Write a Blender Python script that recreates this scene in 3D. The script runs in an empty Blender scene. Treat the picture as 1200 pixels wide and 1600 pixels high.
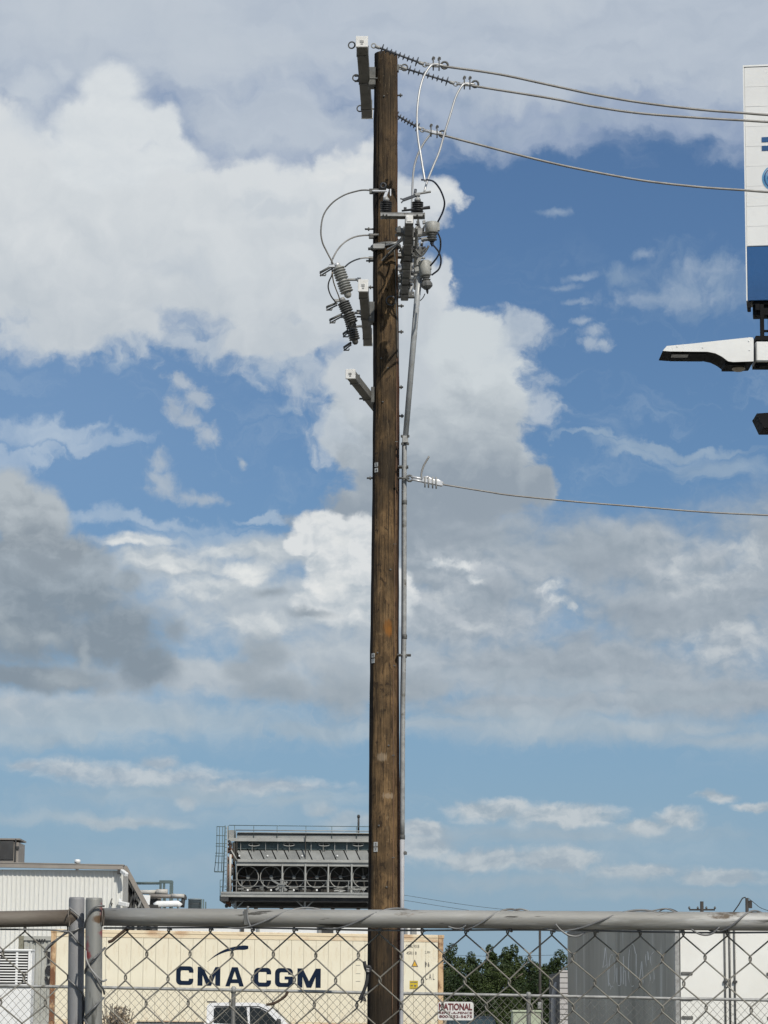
import bpy, bmesh, math, random
import numpy as np
from mathutils import Vector, Matrix, Euler
from mathutils import noise as mn

random.seed(7)
SC = bpy.context.scene
COL = SC.collection
R = math.radians

# ------------------------------------------------------------------ camera
PITCH, ROLL, FPX, EYE = R(9.9), R(0.4), 4500.0, 1.6
CAMLOC = Vector((0, 0, EYE))
_f = Vector((0, math.cos(PITCH), math.sin(PITCH)))
_u0 = Vector((0, -math.sin(PITCH), math.cos(PITCH)))
_r0 = Vector((1, 0, 0))
CR = _r0 * math.cos(ROLL) + _u0 * math.sin(ROLL)
CU = _u0 * math.cos(ROLL) - _r0 * math.sin(ROLL)
cam_d = bpy.data.cameras.new('camera')
cam = bpy.data.objects.new('camera', cam_d)
COL.objects.link(cam)
cam.matrix_world = Matrix((
    (CR.x, CU.x, -_f.x, 0), (CR.y, CU.y, -_f.y, 0), (CR.z, CU.z, -_f.z, EYE), (0, 0, 0, 1)))
cam_d.sensor_fit = 'VERTICAL'
cam_d.sensor_height = 24.0
cam_d.lens = FPX / 1600.0 * 24.0
cam_d.clip_start = 0.1
cam_d.clip_end = 5000
SC.camera = cam

# ------------------------------------------------------------------ sun + exposure
SUN_AZ, SUN_EL = R(26), R(43)          # azimuth measured from behind the camera towards the right
S_DIR = Vector((math.sin(SUN_AZ) * math.cos(SUN_EL), -math.cos(SUN_AZ) * math.cos(SUN_EL), math.sin(SUN_EL)))
sun_d = bpy.data.lights.new('sun', 'SUN')
sun_d.energy = 3.6
sun_d.angle = R(0.55)
sun_d.color = (1.0, 0.95, 0.86)
sun = bpy.data.objects.new('sun', sun_d)
COL.objects.link(sun)
sun.rotation_euler = S_DIR.to_track_quat('Z', 'Y').to_euler()
sun.location = (20, -20, 40)
SC.view_settings.view_transform = 'Standard'
SC.view_settings.look = 'None'
SC.view_settings.exposure = 0.0
SC.view_settings.gamma = 1.0
SC.view_settings.use_curve_mapping = False

# ------------------------------------------------------------------ node helpers
class NT:
    """tiny expression layer over a node tree"""
    def __init__(s, tree):
        s.t = tree
        s.n = tree.nodes
        s.n.clear()
    def new(s, kind, **kw):
        n = s.n.new(kind)
        for k, v in kw.items():
            setattr(n, k, v)
        return n
    def set(s, sock, v):
        if hasattr(v, 'is_output'):
            s.t.links.new(v, sock)
        else:
            try:
                sock.default_value = v
            except TypeError:
                sock.default_value = (v, v, v)
            except ValueError:
                sock.default_value = tuple(v) + (1.0,)
    def m(s, op, a, b=0.0, c=0.0, clamp=False):
        n = s.new('ShaderNodeMath', operation=op)
        n.use_clamp = clamp
        s.set(n.inputs[0], a); s.set(n.inputs[1], b); s.set(n.inputs[2], c)
        return n.outputs[0]
    def v(s, op, a, b=(0, 0, 0), c=(0, 0, 0), scale=None):
        n = s.new('ShaderNodeVectorMath', operation=op)
        s.set(n.inputs[0], a)
        s.set(n.inputs[1], b)
        if op == 'MULTIPLY_ADD':
            s.set(n.inputs[2], c)
        if scale is not None:
            s.set(n.inputs['Scale'], scale)
        return n.outputs['Value'] if op in ('LENGTH', 'DOT_PRODUCT', 'DISTANCE') else n.outputs[0]
    def step(s, x, lo, hi, a=0.0, b=1.0, kind='SMOOTHSTEP'):
        n = s.new('ShaderNodeMapRange', interpolation_type=kind)
        s.set(n.inputs['Value'], x)
        s.set(n.inputs['From Min'], lo); s.set(n.inputs['From Max'], hi)
        s.set(n.inputs['To Min'], a); s.set(n.inputs['To Max'], b)
        return n.outputs[0]
    def noise(s, vec, scale=5, detail=4, rough=0.5, dist=0.0, dim='3D', out=0):
        n = s.new('ShaderNodeTexNoise', noise_dimensions=dim)
        s.set(n.inputs['Vector'], vec)
        s.set(n.inputs['Scale'], scale); s.set(n.inputs['Detail'], detail)
        s.set(n.inputs['Roughness'], rough); s.set(n.inputs['Distortion'], dist)
        return n.outputs[out]
    def mix(s, f, a, b, blend='MIX'):
        n = s.new('ShaderNodeMix', data_type='RGBA', blend_type=blend)
        s.set(n.inputs[0], f)
        s.set(n.inputs[6], a); s.set(n.inputs[7], b)
        return n.outputs[2]
    def xyz(s, v):
        n = s.new('ShaderNodeSeparateXYZ'); s.set(n.inputs[0], v)
        return n.outputs
    def comb(s, x, y, z=0.0):
        n = s.new('ShaderNodeCombineXYZ')
        s.set(n.inputs[0], x); s.set(n.inputs[1], y); s.set(n.inputs[2], z)
        return n.outputs[0]

# ------------------------------------------------------------------ sky and clouds (by direction: azimuth, elevation)
def build_world():
    w = bpy.data.worlds.new('World')
    w.use_nodes = True
    T = NT(w.node_tree)
    out = T.new('ShaderNodeOutputWorld')
    bg = T.new('ShaderNodeBackground')
    bg.inputs['Strength'].default_value = 0.1
    T.t.links.new(bg.outputs[0], out.inputs[0])
    sky = T.new('ShaderNodeTexSky', sky_type='NISHITA')
    sky.sun_disc = False
    sky.sun_elevation = SUN_EL
    sky.sun_rotation = math.pi - SUN_AZ
    sky.air_density = 1.0
    sky.dust_density = 0.6
    sky.ozone_density = 3.0
    tc = T.new('ShaderNodeTexCoord')
    d = tc.outputs['Generated']
    x, y, z = T.xyz(d)
    az = T.m('ARCTAN2', x, y)
    el = T.m('ARCSINE', z)
    # q is in units of 100 photograph pixels (1.273 degrees): x right of the view axis, y above the horizon
    qx = T.m('MULTIPLY', az, 45.0)
    qy = T.m('MULTIPLY', el, 45.0)
    q = T.comb(qx, qy)
    base = T.mix(1.0, sky.outputs[0], SKY_TINT, 'MULTIPLY')
    hz = T.step(qy, 0.0, 9.0, 1.0, 0.0, 'SMOOTHSTEP')
    base = T.mix(T.m('MULTIPLY', hz, 0.80), base, tuple(10 * c for c in (0.235, 0.375, 0.535)))

    warp = T.noise(q, 0.55, 3, 0.55, 0, '2D', 1)
    warp2 = T.noise(q, 2.1, 4, 0.6, 0, '2D', 1)
    def warped(a, b):
        o = T.v('MULTIPLY_ADD', T.v('SUBTRACT', warp, (.5, .5, .5)), (a, a, 0), q)
        return T.v('MULTIPLY_ADD', T.v('SUBTRACT', warp2, (.5, .5, .5)), (b, b, 0), o)
    qa = warped(1.1, 0.42)
    qb = warped(2.0, 0.55)
    qc = warped(0.30, 0.22)
    nC = T.noise(T.v('MULTIPLY', qc, (0.8, 1.35, 1)), 1.9, 6, 0.58, 0.0, '2D')
    nC2 = T.noise(T.v('MULTIPLY_ADD', qc, (0.8, 1.35, 1), (.10, .20, 0)), 1.9, 4, 0.58, 0.0, '2D')
    embC = T.m('SUBTRACT', nC, nC2)
    nD = T.noise(T.v('MULTIPLY', qc, (0.85, 1.2, 1)), 1.55, 7, 0.56, 0.0, '2D')
    nD2 = T.noise(T.v('MULTIPLY_ADD', qc, (0.85, 1.2, 1), (.07, .14, 0)), 1.55, 4, 0.56, 0.0, '2D')
    embD = T.m('SUBTRACT', nD, nD2)
    nE = T.noise(qc, 4.2, 5, 0.6, 0.0, '2D')
    # billows
    nA = T.noise(qa, 1.05, 7, 0.52, 0.0, '2D')
    nA2 = T.noise(T.v('ADD', qa, (0.20, 0.26, 0)), 1.05, 4, 0.52, 0.0, '2D')
    nB = T.noise(qa, 2.3, 6, 0.56, 0.0, '2D')
    nB2 = T.noise(T.v('ADD', qa, (0.09, 0.12, 0)), 2.3, 4, 0.56, 0.0, '2D')
    nS = T.noise(T.v('MULTIPLY', qb, (0.38, 1.9, 1)), 1.0, 6, 0.62, 0.3, '2D')   # streaks
    nL = T.noise(T.v('MULTIPLY', qa, (0.62, 1.5, 1)), 1.25, 6, 0.54, 0.0, '2D')
    nL2 = T.noise(T.v('MULTIPLY_ADD', qa, (0.62, 1.5, 1), (.12, .3, 0)), 1.25, 4, 0.54, 0.0, '2D')
    embL = T.m('SUBTRACT', nL, nL2)
    embA = T.m('SUBTRACT', nA, nA2)
    embB = T.m('SUBTRACT', nB, nB2)

    def field(blobs, qq):
        acc = None
        for (px, py, rx, ry) in blobs:
            c = ((px - 600) / 100.0, (1586 - py) / 100.0)
            ln = T.v('LENGTH', T.v('MULTIPLY_ADD', qq, (100.0 / rx, 100.0 / ry, 0), (-c[0] * 100.0 / rx, -c[1] * 100.0 / ry, 0)))
            acc = ln if acc is None else T.m('SMOOTH_MIN', acc, ln, 0.18)
        return T.m('SUBTRACT', 1.0, acc)
    def up(c):
        return tuple(10 * k for k in c)
    cur = [base]
    def layer(blobs, light, dark, soft=0.12, amt=0.9, n=nA, emb=embA, gain=2.2, bias=0.5, op=1.0, qq=qa, ysh=None, bright=None, edge=0.0, off=0.0):
        F = field(blobs, qq)
        D = T.m('ADD', T.m('MULTIPLY_ADD', T.m('SUBTRACT', n, 0.5), amt, F), off)
        M = T.step(D, 0.0, soft)
        M = T.m('MULTIPLY', M, op)
        sh = T.m('MULTIPLY_ADD', emb, gain, bias)
        if ysh:    # (py of dark level, py of light level, weight)
            g = T.step(T.m('MULTIPLY_ADD', T.m('SUBTRACT', n, 0.5), 1.5, qy), (1586 - ysh[0]) / 100.0, (1586 - ysh[1]) / 100.0)
            sh = T.m('ADD', sh, T.m('MULTIPLY', T.m('SUBTRACT', g, 0.5), ysh[2]))
        if edge:   # thin rims let more light through
            sh = T.m('ADD', sh, T.step(D, 0.0, 0.55, edge, 0.0))
        sh = T.m('MAXIMUM', T.m('MINIMUM', sh, 1.0), 0.0)
        c = T.mix(sh, up(dark), up(light))
        cur[0] = T.mix(M, cur[0], c)
        return D
    CLOUDS(T, layer, cur, dict(q=q, qx=qx, qy=qy, qa=qa, qb=qb, nA=nA, nB=nB, nS=nS, qc=qc, nD=nD, embD=embD, nE=nE, nC=nC, embC=embC, nL=nL, embL=embL, embA=embA, embB=embB, up=up, field=field))
    T.set(bg.inputs['Color'], cur[0])

SKY_TINT = (0.51, 0.62, 0.73)

def CLOUDS(T, layer, cur, e):
    nA, nB, nS, nL, embA, embB, embL, qb, qa, qx, qy, up = (e[k] for k in ('nA', 'nB', 'nS', 'nL', 'embA', 'embB', 'embL', 'qb', 'qa', 'qx', 'qy', 'up'))
    qc, nC, embC, nD, embD, nE = (e[k] for k in ('qc', 'nC', 'embC', 'nD', 'embD', 'nE'))
    # the rest of the sky goes on with the same scattered cloud
    outx = T.step(T.m('ABSOLUTE', qx), 7.0, 11.0)
    outy = T.step(qy, 16.5, 20.0)
    outm = T.m('MAXIMUM', outx, outy)
    nG = T.noise(qb, 0.13, 8, 0.55, 0.2, '2D')
    gM = T.m('MULTIPLY', T.step(nG, 0.45, 0.56), outm)
    gC = T.mix(T.m('MULTIPLY_ADD', embA, 2.0, 0.5, clamp=True), up((.36, .39, .43)), up((.60, .64, .68)))
    cur[0] = T.mix(gM, cur[0], gC)
    # faint blue-sky streaks
    st = T.step(nS, 0.50, 0.80)
    win = T.m('MULTIPLY', T.step(qy, 3.0, 5.5), T.step(qy, 10.0, 12.5, 1.0, 0.0))
    cur[0] = T.mix(T.m('MULTIPLY', T.m('MULTIPLY', st, win), 0.30), cur[0], up((.36, .46, .58)))
    left = T.m('MULTIPLY', T.step(qx, 1.0, -6.0), T.step(qy, 6.0, 9.0))
    cur[0] = T.mix(T.m('MULTIPLY', left, .30), cur[0], up((.26, .40, .60)))
    # high grey sheet across the top, thinning out downwards
    layer([(100, 20, 1000, 290), (700, 20, 800, 245), (1050, 80, 480, 190), (880, 150, 360, 120), (1250, 130, 300, 150), (420, 250, 260, 90), (-200, 100, 500, 200)], (.40, .47, .58), (.22, .30, .46), soft=.42, amt=.6, gain=1.2, n=nL, bias=.55)
    layer([(100, 20, 1000, 220), (700, 20, 800, 170), (1050, 60, 480, 140), (880, 130, 300, 70), (1250, 100, 300, 110), (420, 200, 220, 60)], (.50, .56, .64), (.40, .465, .56), soft=.55, amt=.7, gain=1.0, n=nL, emb=embL, bias=.55)
    layer([(120, 40, 420, 100), (330, 90, 300, 80), (760, 10, 300, 50)], (.56, .61, .67), (.49, .55, .62), soft=.9, amt=.8, gain=1, op=.7)
    layer([(760, 215, 170, 26), (930, 210, 140, 18), (700, 175, 120, 30)], (.40, .47, .58), (.30, .38, .50), soft=.8, amt=.9, n=nS, op=.7)
    # pale wisps in the blue on the right
    layer([(1080, 455, 150, 70), (960, 440, 60, 30), (1130, 470, 110, 60)], (.34, .43, .545), (.22, .32, .46), soft=1.3, amt=1.6, n=nB, op=.7, gain=1.5)
    layer([(1040, 480, 140, 24), (1110, 430, 80, 26), (1010, 405, 26, 14)], (.38, .46, .57), (.28, .37, .50), soft=1.1, amt=1.6, n=nE, op=.6, qq=qc)
    layer([(912, 515, 22, 10), (930, 530, 28, 14), (948, 548, 22, 16), (925, 545, 30, 14)], (.45, .52, .60), (.30, .39, .52), soft=1.0, amt=1.6, n=nE, op=.75, qq=qc)
    layer([(868, 345, 34, 11), (880, 457, 44, 10), (910, 443, 42, 8), (905, 480, 26, 8)], (.37, .455, .565), (.28, .37, .50), soft=1.0, amt=1.2, n=nE, op=.65, qq=qc)
    layer([(1050, 708, 200, 12), (920, 700, 90, 9), (1150, 740, 120, 26), (1000, 720, 60, 12)], (.36, .46, .57), (.28, .38, .50), soft=.8, amt=.9, n=nS, op=.7)
    layer([(50, 700, 130, 30), (150, 712, 110, 16), (20, 728, 110, 16), (90, 690, 90, 12)], (.48, .57, .67), (.32, .43, .58), soft=.6, amt=1.3, n=nS, op=.75)
    layer([(200, 820, 200, 18), (330, 838, 170, 20), (400, 800, 60, 10)], (.46, .55, .65), (.34, .45, .58), soft=.7, amt=1.0, n=nS, op=.65)
    # the wisps left of the pole
    layer([(275, 615, 32, 22), (300, 640, 36, 30), (318, 695, 30, 26), (268, 655, 26, 30), (290, 670, 30, 26)], (.52, .575, .63), (.34, .41, .50), soft=.9, amt=1.5, n=nE, emb=embD, gain=1.5, op=.8, qq=qc)
    layer([(245, 738, 26, 24), (246, 768, 38, 30), (300, 788, 60, 16), (372, 735, 12, 10)], (.50, .555, .605), (.37, .44, .52), soft=.9, amt=1.2, n=nE, emb=embD, gain=1.5, op=.75, qq=qc)
    layer([(450, 655, 40, 14), (180, 600, 50, 16), (420, 600, 60, 30)], (.46, .54, .63), (.34, .44, .56), soft=1.0, amt=1.4, n=nB, op=.5)
    # grey body right of the pole, below the white heap
    layer([(700, 560, 135, 80), (740, 640, 112, 120), (700, 760, 175, 100), (610, 650, 110, 130), (545, 690, 42, 60), (845, 765, 34, 36), (620, 850, 190, 90)],
          (.60, .65, .68), (.29, .345, .405), soft=.26, amt=.6, n=nC, emb=embA, gain=.6, ysh=(860, 480, 1.5), edge=.16, bias=.5, qq=qc)
    D = dict(n=nD, emb=embD, qq=qc)
    # ragged underside and right shoulder, then the big white heap
    layer([(60, 545, 160, 50), (180, 560, 110, 44), (310, 548, 120, 40), (420, 560, 110, 60), (480, 610, 60, 70), (530, 690, 60, 60), (820, 540, 50, 50), (856, 640, 30, 60)],
          (.56, .615, .665), (.40, .47, .55), soft=.85, amt=1.5, n=nB, emb=embB, gain=1.2, bias=.6, op=.75)
    layer([(60, 400, 300, 170), (250, 390, 290, 160), (420, 400, 240, 160), (520, 300, 110, 74), (560, 430, 150, 150), (640, 330, 80, 80), (690, 310, 50, 30), (-60, 280, 180, 120), (130, 320, 160, 100), (640, 470, 90, 110), (600, 580, 100, 90), (700, 440, 20, 50), (130, 520, 170, 60), (430, 540, 120, 40)],
          (.665, .70, .725), (.47, .525, .58), soft=.36, amt=.62, n=nA, gain=.7, ysh=(620, 230, .75), edge=.08, bias=.62)
    layer([(130, 330, 200, 100), (360, 340, 180, 70), (330, 430, 170, 70), (520, 400, 90, 70)], (.66, .70, .725), (.54, .59, .635), soft=1.3, amt=.9, n=nL, emb=embL, gain=1.2, bias=.55, op=.5)
    layer([(390, 330, 60, 20), (420, 345, 60, 16), (250, 430, 90, 26)], (.52, .575, .63), (.47, .53, .60), soft=1.0, amt=1.1, n=nB, op=.45)
    layer([(545, 262, 50, 30), (500, 285, 40, 22), (565, 240, 30, 18), (690, 298, 34, 18)], (.76, .775, .775), (.62, .67, .70), soft=.6, amt=.8, gain=1.6, bias=.6, op=.8, **D)
    layer([(155, 170, 60, 58), (120, 225, 80, 60), (185, 215, 60, 50), (240, 222, 38, 40), (250, 260, 60, 40), (150, 280, 120, 50)],
          (.71, .745, .765), (.58, .63, .675), soft=.45, amt=.5, gain=.9, bias=.66, **D)
    layer([(30, 170, 60, 40), (20, 215, 60, 50), (70, 150, 34, 26)], (.60, .65, .70), (.52, .58, .65), soft=.7, amt=.6, n=nA, gain=.8, bias=.6, op=.6)
    # lower grey deck
    layer([(900, 870, 420, 90), (700, 960, 300, 120), (1100, 950, 330, 150), (900, 1050, 500, 80), (1250, 860, 200, 120), (640, 1050, 180, 80), (1100, 1100, 400, 50), (850, 1110, 300, 40)],
          (.41, .465, .52), (.285, .345, .405), soft=.75, amt=.9, gain=1.6, bias=.5, **D)
    layer([(700, 900, 160, 60), (1080, 900, 130, 70), (860, 960, 90, 60), (760, 985, 160, 40), (1150, 1020, 150, 50), (650, 960, 60, 60)],
          (.50, .545, .59), (.33, .39, .45), soft=1.0, amt=1.2, gain=3.2, bias=.5, op=.85, **D)
    layer([(880, 1080, 330, 26), (820, 1120, 280, 16), (980, 1142, 300, 14), (1050, 1100, 260, 18), (760, 1060, 160, 18)], (.46, .515, .565), (.33, .40, .46), soft=.8, amt=1.0, n=nS, op=.7, qq=qc)
    layer([(950, 1150, 460, 28), (700, 1140, 240, 22), (1150, 1160, 250, 22)], (.41, .475, .53), (.34, .42, .49), soft=1.0, amt=.9, n=nS, op=.85, qq=qc)
    layer([(400, 960, 300, 120), (520, 1040, 260, 100), (250, 900, 190, 60), (300, 1070, 330, 50), (100, 1125, 380, 50), (450, 870, 200, 40)],
          (.50, .555, .60), (.38, .445, .51), soft=.8, amt=.9, gain=1.8, bias=.55, **D)
    layer([(350, 870, 130, 18), (210, 856, 100, 12), (390, 900, 80, 22), (250, 890, 110, 22), (320, 930, 90, 30), (400, 990, 90, 26)],
          (.66, .695, .71), (.46, .52, .57), soft=.8, amt=1.2, gain=3.0, bias=.6, op=.85, **D)
    layer([(375, 903, 56, 12), (400, 914, 36, 12), (190, 862, 50, 8), (265, 905, 40, 10)], (.80, .815, .80), (.60, .64, .67), soft=.8, amt=1.0, gain=2.5, bias=.65, op=.8, **D)
    # bright heap left of the pole
    layer([(500, 835, 55, 42), (530, 900, 64, 56), (560, 870, 56, 66), (468, 858, 26, 22), (525, 955, 70, 40), (600, 930, 60, 60)],
          (.71, .735, .745), (.46, .52, .57), soft=.28, amt=.60, gain=2.6, ysh=(1010, 800, .8), bias=.62, **D)
    layer([(520, 925, 36, 30), (498, 812, 28, 16), (535, 850, 24, 14)], (.79, .80, .79), (.62, .66, .68), soft=.8, amt=.9, gain=2.5, bias=.6, op=.8, **D)
    # bright puffs in the deck right of the pole
    layer([(685, 888, 34, 14), (728, 892, 26, 12), (748, 915, 18, 14), (862, 925, 26, 14), (872, 948, 24, 14), (895, 955, 10, 8)],
          (.74, .765, .77), (.44, .50, .555), soft=.9, amt=1.6, gain=4.0, bias=.55, op=.9, n=nE, emb=embD, qq=qc)
    layer([(1065, 895, 46, 26), (1100, 920, 60, 30), (1170, 880, 40, 44), (1140, 1000, 90, 20), (1190, 1020, 60, 26), (1120, 1030, 40, 20), (740, 988, 60, 10), (700, 940, 50, 20)],
          (.57, .61, .635), (.40, .46, .52), soft=.9, amt=1.5, gain=3.4, bias=.55, op=.75, n=nE, emb=embD, qq=qc)
    layer([(950, 890, 100, 40), (1000, 965, 110, 30), (720, 850, 80, 26), (905, 1000, 60, 20), (780, 930, 40, 24)], (.31, .365, .425), (.265, .32, .38), soft=1.0, amt=1.0, op=.6, **D)
    # dark clumps on the left
    layer([(10, 800, 70, 60), (50, 830, 66, 70), (60, 900, 130, 70)], (.44, .49, .53), (.27, .32, .37), soft=.35, amt=.45, gain=.8, ysh=(910, 760, 1.3), **D)
    layer([(30, 980, 180, 120), (130, 950, 100, 75), (180, 1010, 105, 85), (225, 1060, 66, 50), (60, 1075, 180, 34), (150, 900, 44, 34), (200, 925, 34, 26)],
          (.38, .44, .495), (.235, .29, .345), soft=.65, amt=.8, gain=1.2, ysh=(1010, 860, .7), bias=.35, edge=.15, **D)
    layer([(415, 1035, 60, 44), (440, 1090, 120, 34), (540, 1090, 90, 60), (380, 1060, 50, 30), (640, 1080, 90, 40)], (.38, .435, .485), (.28, .335, .385), soft=.9, amt=.9, gain=1.2, bias=.4, edge=.1, op=.9, **D)
    layer([(15, 1010, 50, 26), (80, 1015, 36, 20), (-10, 985, 36, 22), (110, 1075, 70, 26), (140, 1040, 14, 24)], (.42, .475, .515), (.33, .385, .43), soft=1.0, amt=1.1, op=.7, gain=1.5, **D)
    layer([(425, 938, 40, 14), (490, 970, 50, 10), (270, 1000, 34, 30)], (.30, .355, .405), (.25, .30, .35), soft=.9, amt=.8, op=.8, **D)
    # long low banks
    B = dict(n=nC, emb=embC, qq=qc)
    layer([(150, 1150, 500, 60), (900, 1140, 500, 50), (-100, 1180, 300, 60), (1300, 1160, 300, 50)], (.45, .53, .59), (.34, .44, .53), soft=1.5, amt=1.2, n=nS, op=.85, qq=qc)
    layer([(300, 1270, 500, 60), (900, 1330, 500, 90), (300, 1360, 500, 50)], (.43, .515, .58), (.33, .43, .52), soft=1.6, amt=1.3, n=nS, op=.7, qq=qc)
    layer([(200, 1135, 420, 36), (60, 1168, 260, 28), (500, 1150, 200, 22)], (.44, .52, .58), (.33, .42, .50), soft=.9, amt=1.0, n=nS, op=.8, qq=qc)
    layer([(110, 1216, 105, 24), (50, 1210, 40, 16), (230, 1222, 190, 24), (400, 1236, 180, 18), (250, 1204, 50, 14)], (.56, .605, .635), (.37, .44, .51), soft=.75, amt=.95, gain=3.0, op=.85, **B)
    layer([(300, 1250, 330, 24), (480, 1256, 200, 18), (120, 1292, 200, 18)], (.42, .505, .57), (.34, .43, .50), soft=1.0, amt=.8, n=nS, op=.7, qq=qc)
    layer([(508, 1274, 36, 16), (555, 1290, 80, 20), (296, 1262, 24, 16), (200, 1298, 110, 12)], (.52, .57, .60), (.38, .45, .51), soft=.7, amt=.9, gain=2.4, op=.75, **B)
    layer([(765, 1268, 105, 24), (880, 1278, 120, 26), (1065, 1286, 56, 24), (1010, 1296, 60, 18), (1120, 1252, 46, 14), (1180, 1266, 44, 12)], (.58, .615, .635), (.36, .43, .49), soft=.6, amt=.95, gain=3.2, bias=.55, op=.88, **B)
    layer([(900, 1310, 360, 20), (680, 1310, 80, 24)], (.40, .47, .53), (.33, .41, .48), soft=1.0, amt=.8, n=nS, op=.6, qq=qc)
    layer([(655, 1302, 50, 20), (670, 1330, 80, 28), (750, 1348, 110, 26), (870, 1352, 110, 28), (1010, 1370, 110, 20), (1130, 1378, 100, 18)], (.56, .595, .615), (.36, .42, .48), soft=.6, amt=.95, gain=3.2, bias=.5, op=.88, **B)
    layer([(850, 1386, 400, 22), (1000, 1404, 300, 18)], (.39, .46, .52), (.33, .40, .46), soft=1.0, amt=.8, n=nS, op=.6, qq=qc)
    # air near the horizon
    air = T.step(qy, -0.5, 4.2, 0.62, 0.0)
    cur[0] = T.mix(air, cur[0], up((.315, .425, .50)))

build_world()
SC.world = bpy.data.worlds['World']

SC.world.cycles.sampling_method = 'MANUAL'
SC.world.cycles.sample_map_resolution = 256
SC.cycles.use_adaptive_sampling = True
SC.cycles.adaptive_threshold = 0.02
SC.cycles.adaptive_min_samples = 8
SC.cycles.max_bounces = 5
SC.cycles.diffuse_bounces = 2
SC.cycles.glossy_bounces = 2

# ------------------------------------------------------------------ geometry helpers
def P(px, py, Y):
    """world point at ground distance Y seen at pixel (px, py) of the 1200x1600 photograph"""
    d = _f * FPX + CR * (px - 600) - CU * (py - 800)
    return CAMLOC + d * (Y / d.y)
def V(*a):
    return Vector(a)
def ppm(p):
    return FPX / ((p - CAMLOC).dot(_f))

ORG = {}
def thing(name, label, cat, loc, group=None):
    o = bpy.data.objects.new(name, None)
    COL.objects.link(o)
    o.empty_display_size = 0.2
    o.location = loc
    o['label'] = label
    o['category'] = cat
    if group:
        o['group'] = group
    ORG[o.name] = Vector(loc)
    return o

def frame_for(d, up=None):
    d = d.normalized()
    up = up or Vector((0, 0, 1))
    if abs(d.dot(up)) > 0.98:
        up = Vector((1, 0, 0)) if abs(d.x) < .9 else Vector((0, 1, 0))
    s = d.cross(up).normalized()
    u = s.cross(d).normalized()
    return s, u

def smooth(pts, n=6):
    """Catmull-Rom through the points"""
    pts = [Vector(p) for p in pts]
    if len(pts) < 3:
        return pts
    e = [pts[0] * 2 - pts[1]] + pts + [pts[-1] * 2 - pts[-2]]
    out = []
    for i in range(1, len(e) - 2):
        a, b, c, d = e[i - 1:i + 3]
        for k in range(n):
            t = k / n
            out.append(0.5 * ((2 * b) + (c - a) * t + (2 * a - 5 * b + 4 * c - d) * t * t + (3 * b - a - 3 * c + d) * t ** 3))
    out.append(pts[-1])
    return out

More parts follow.
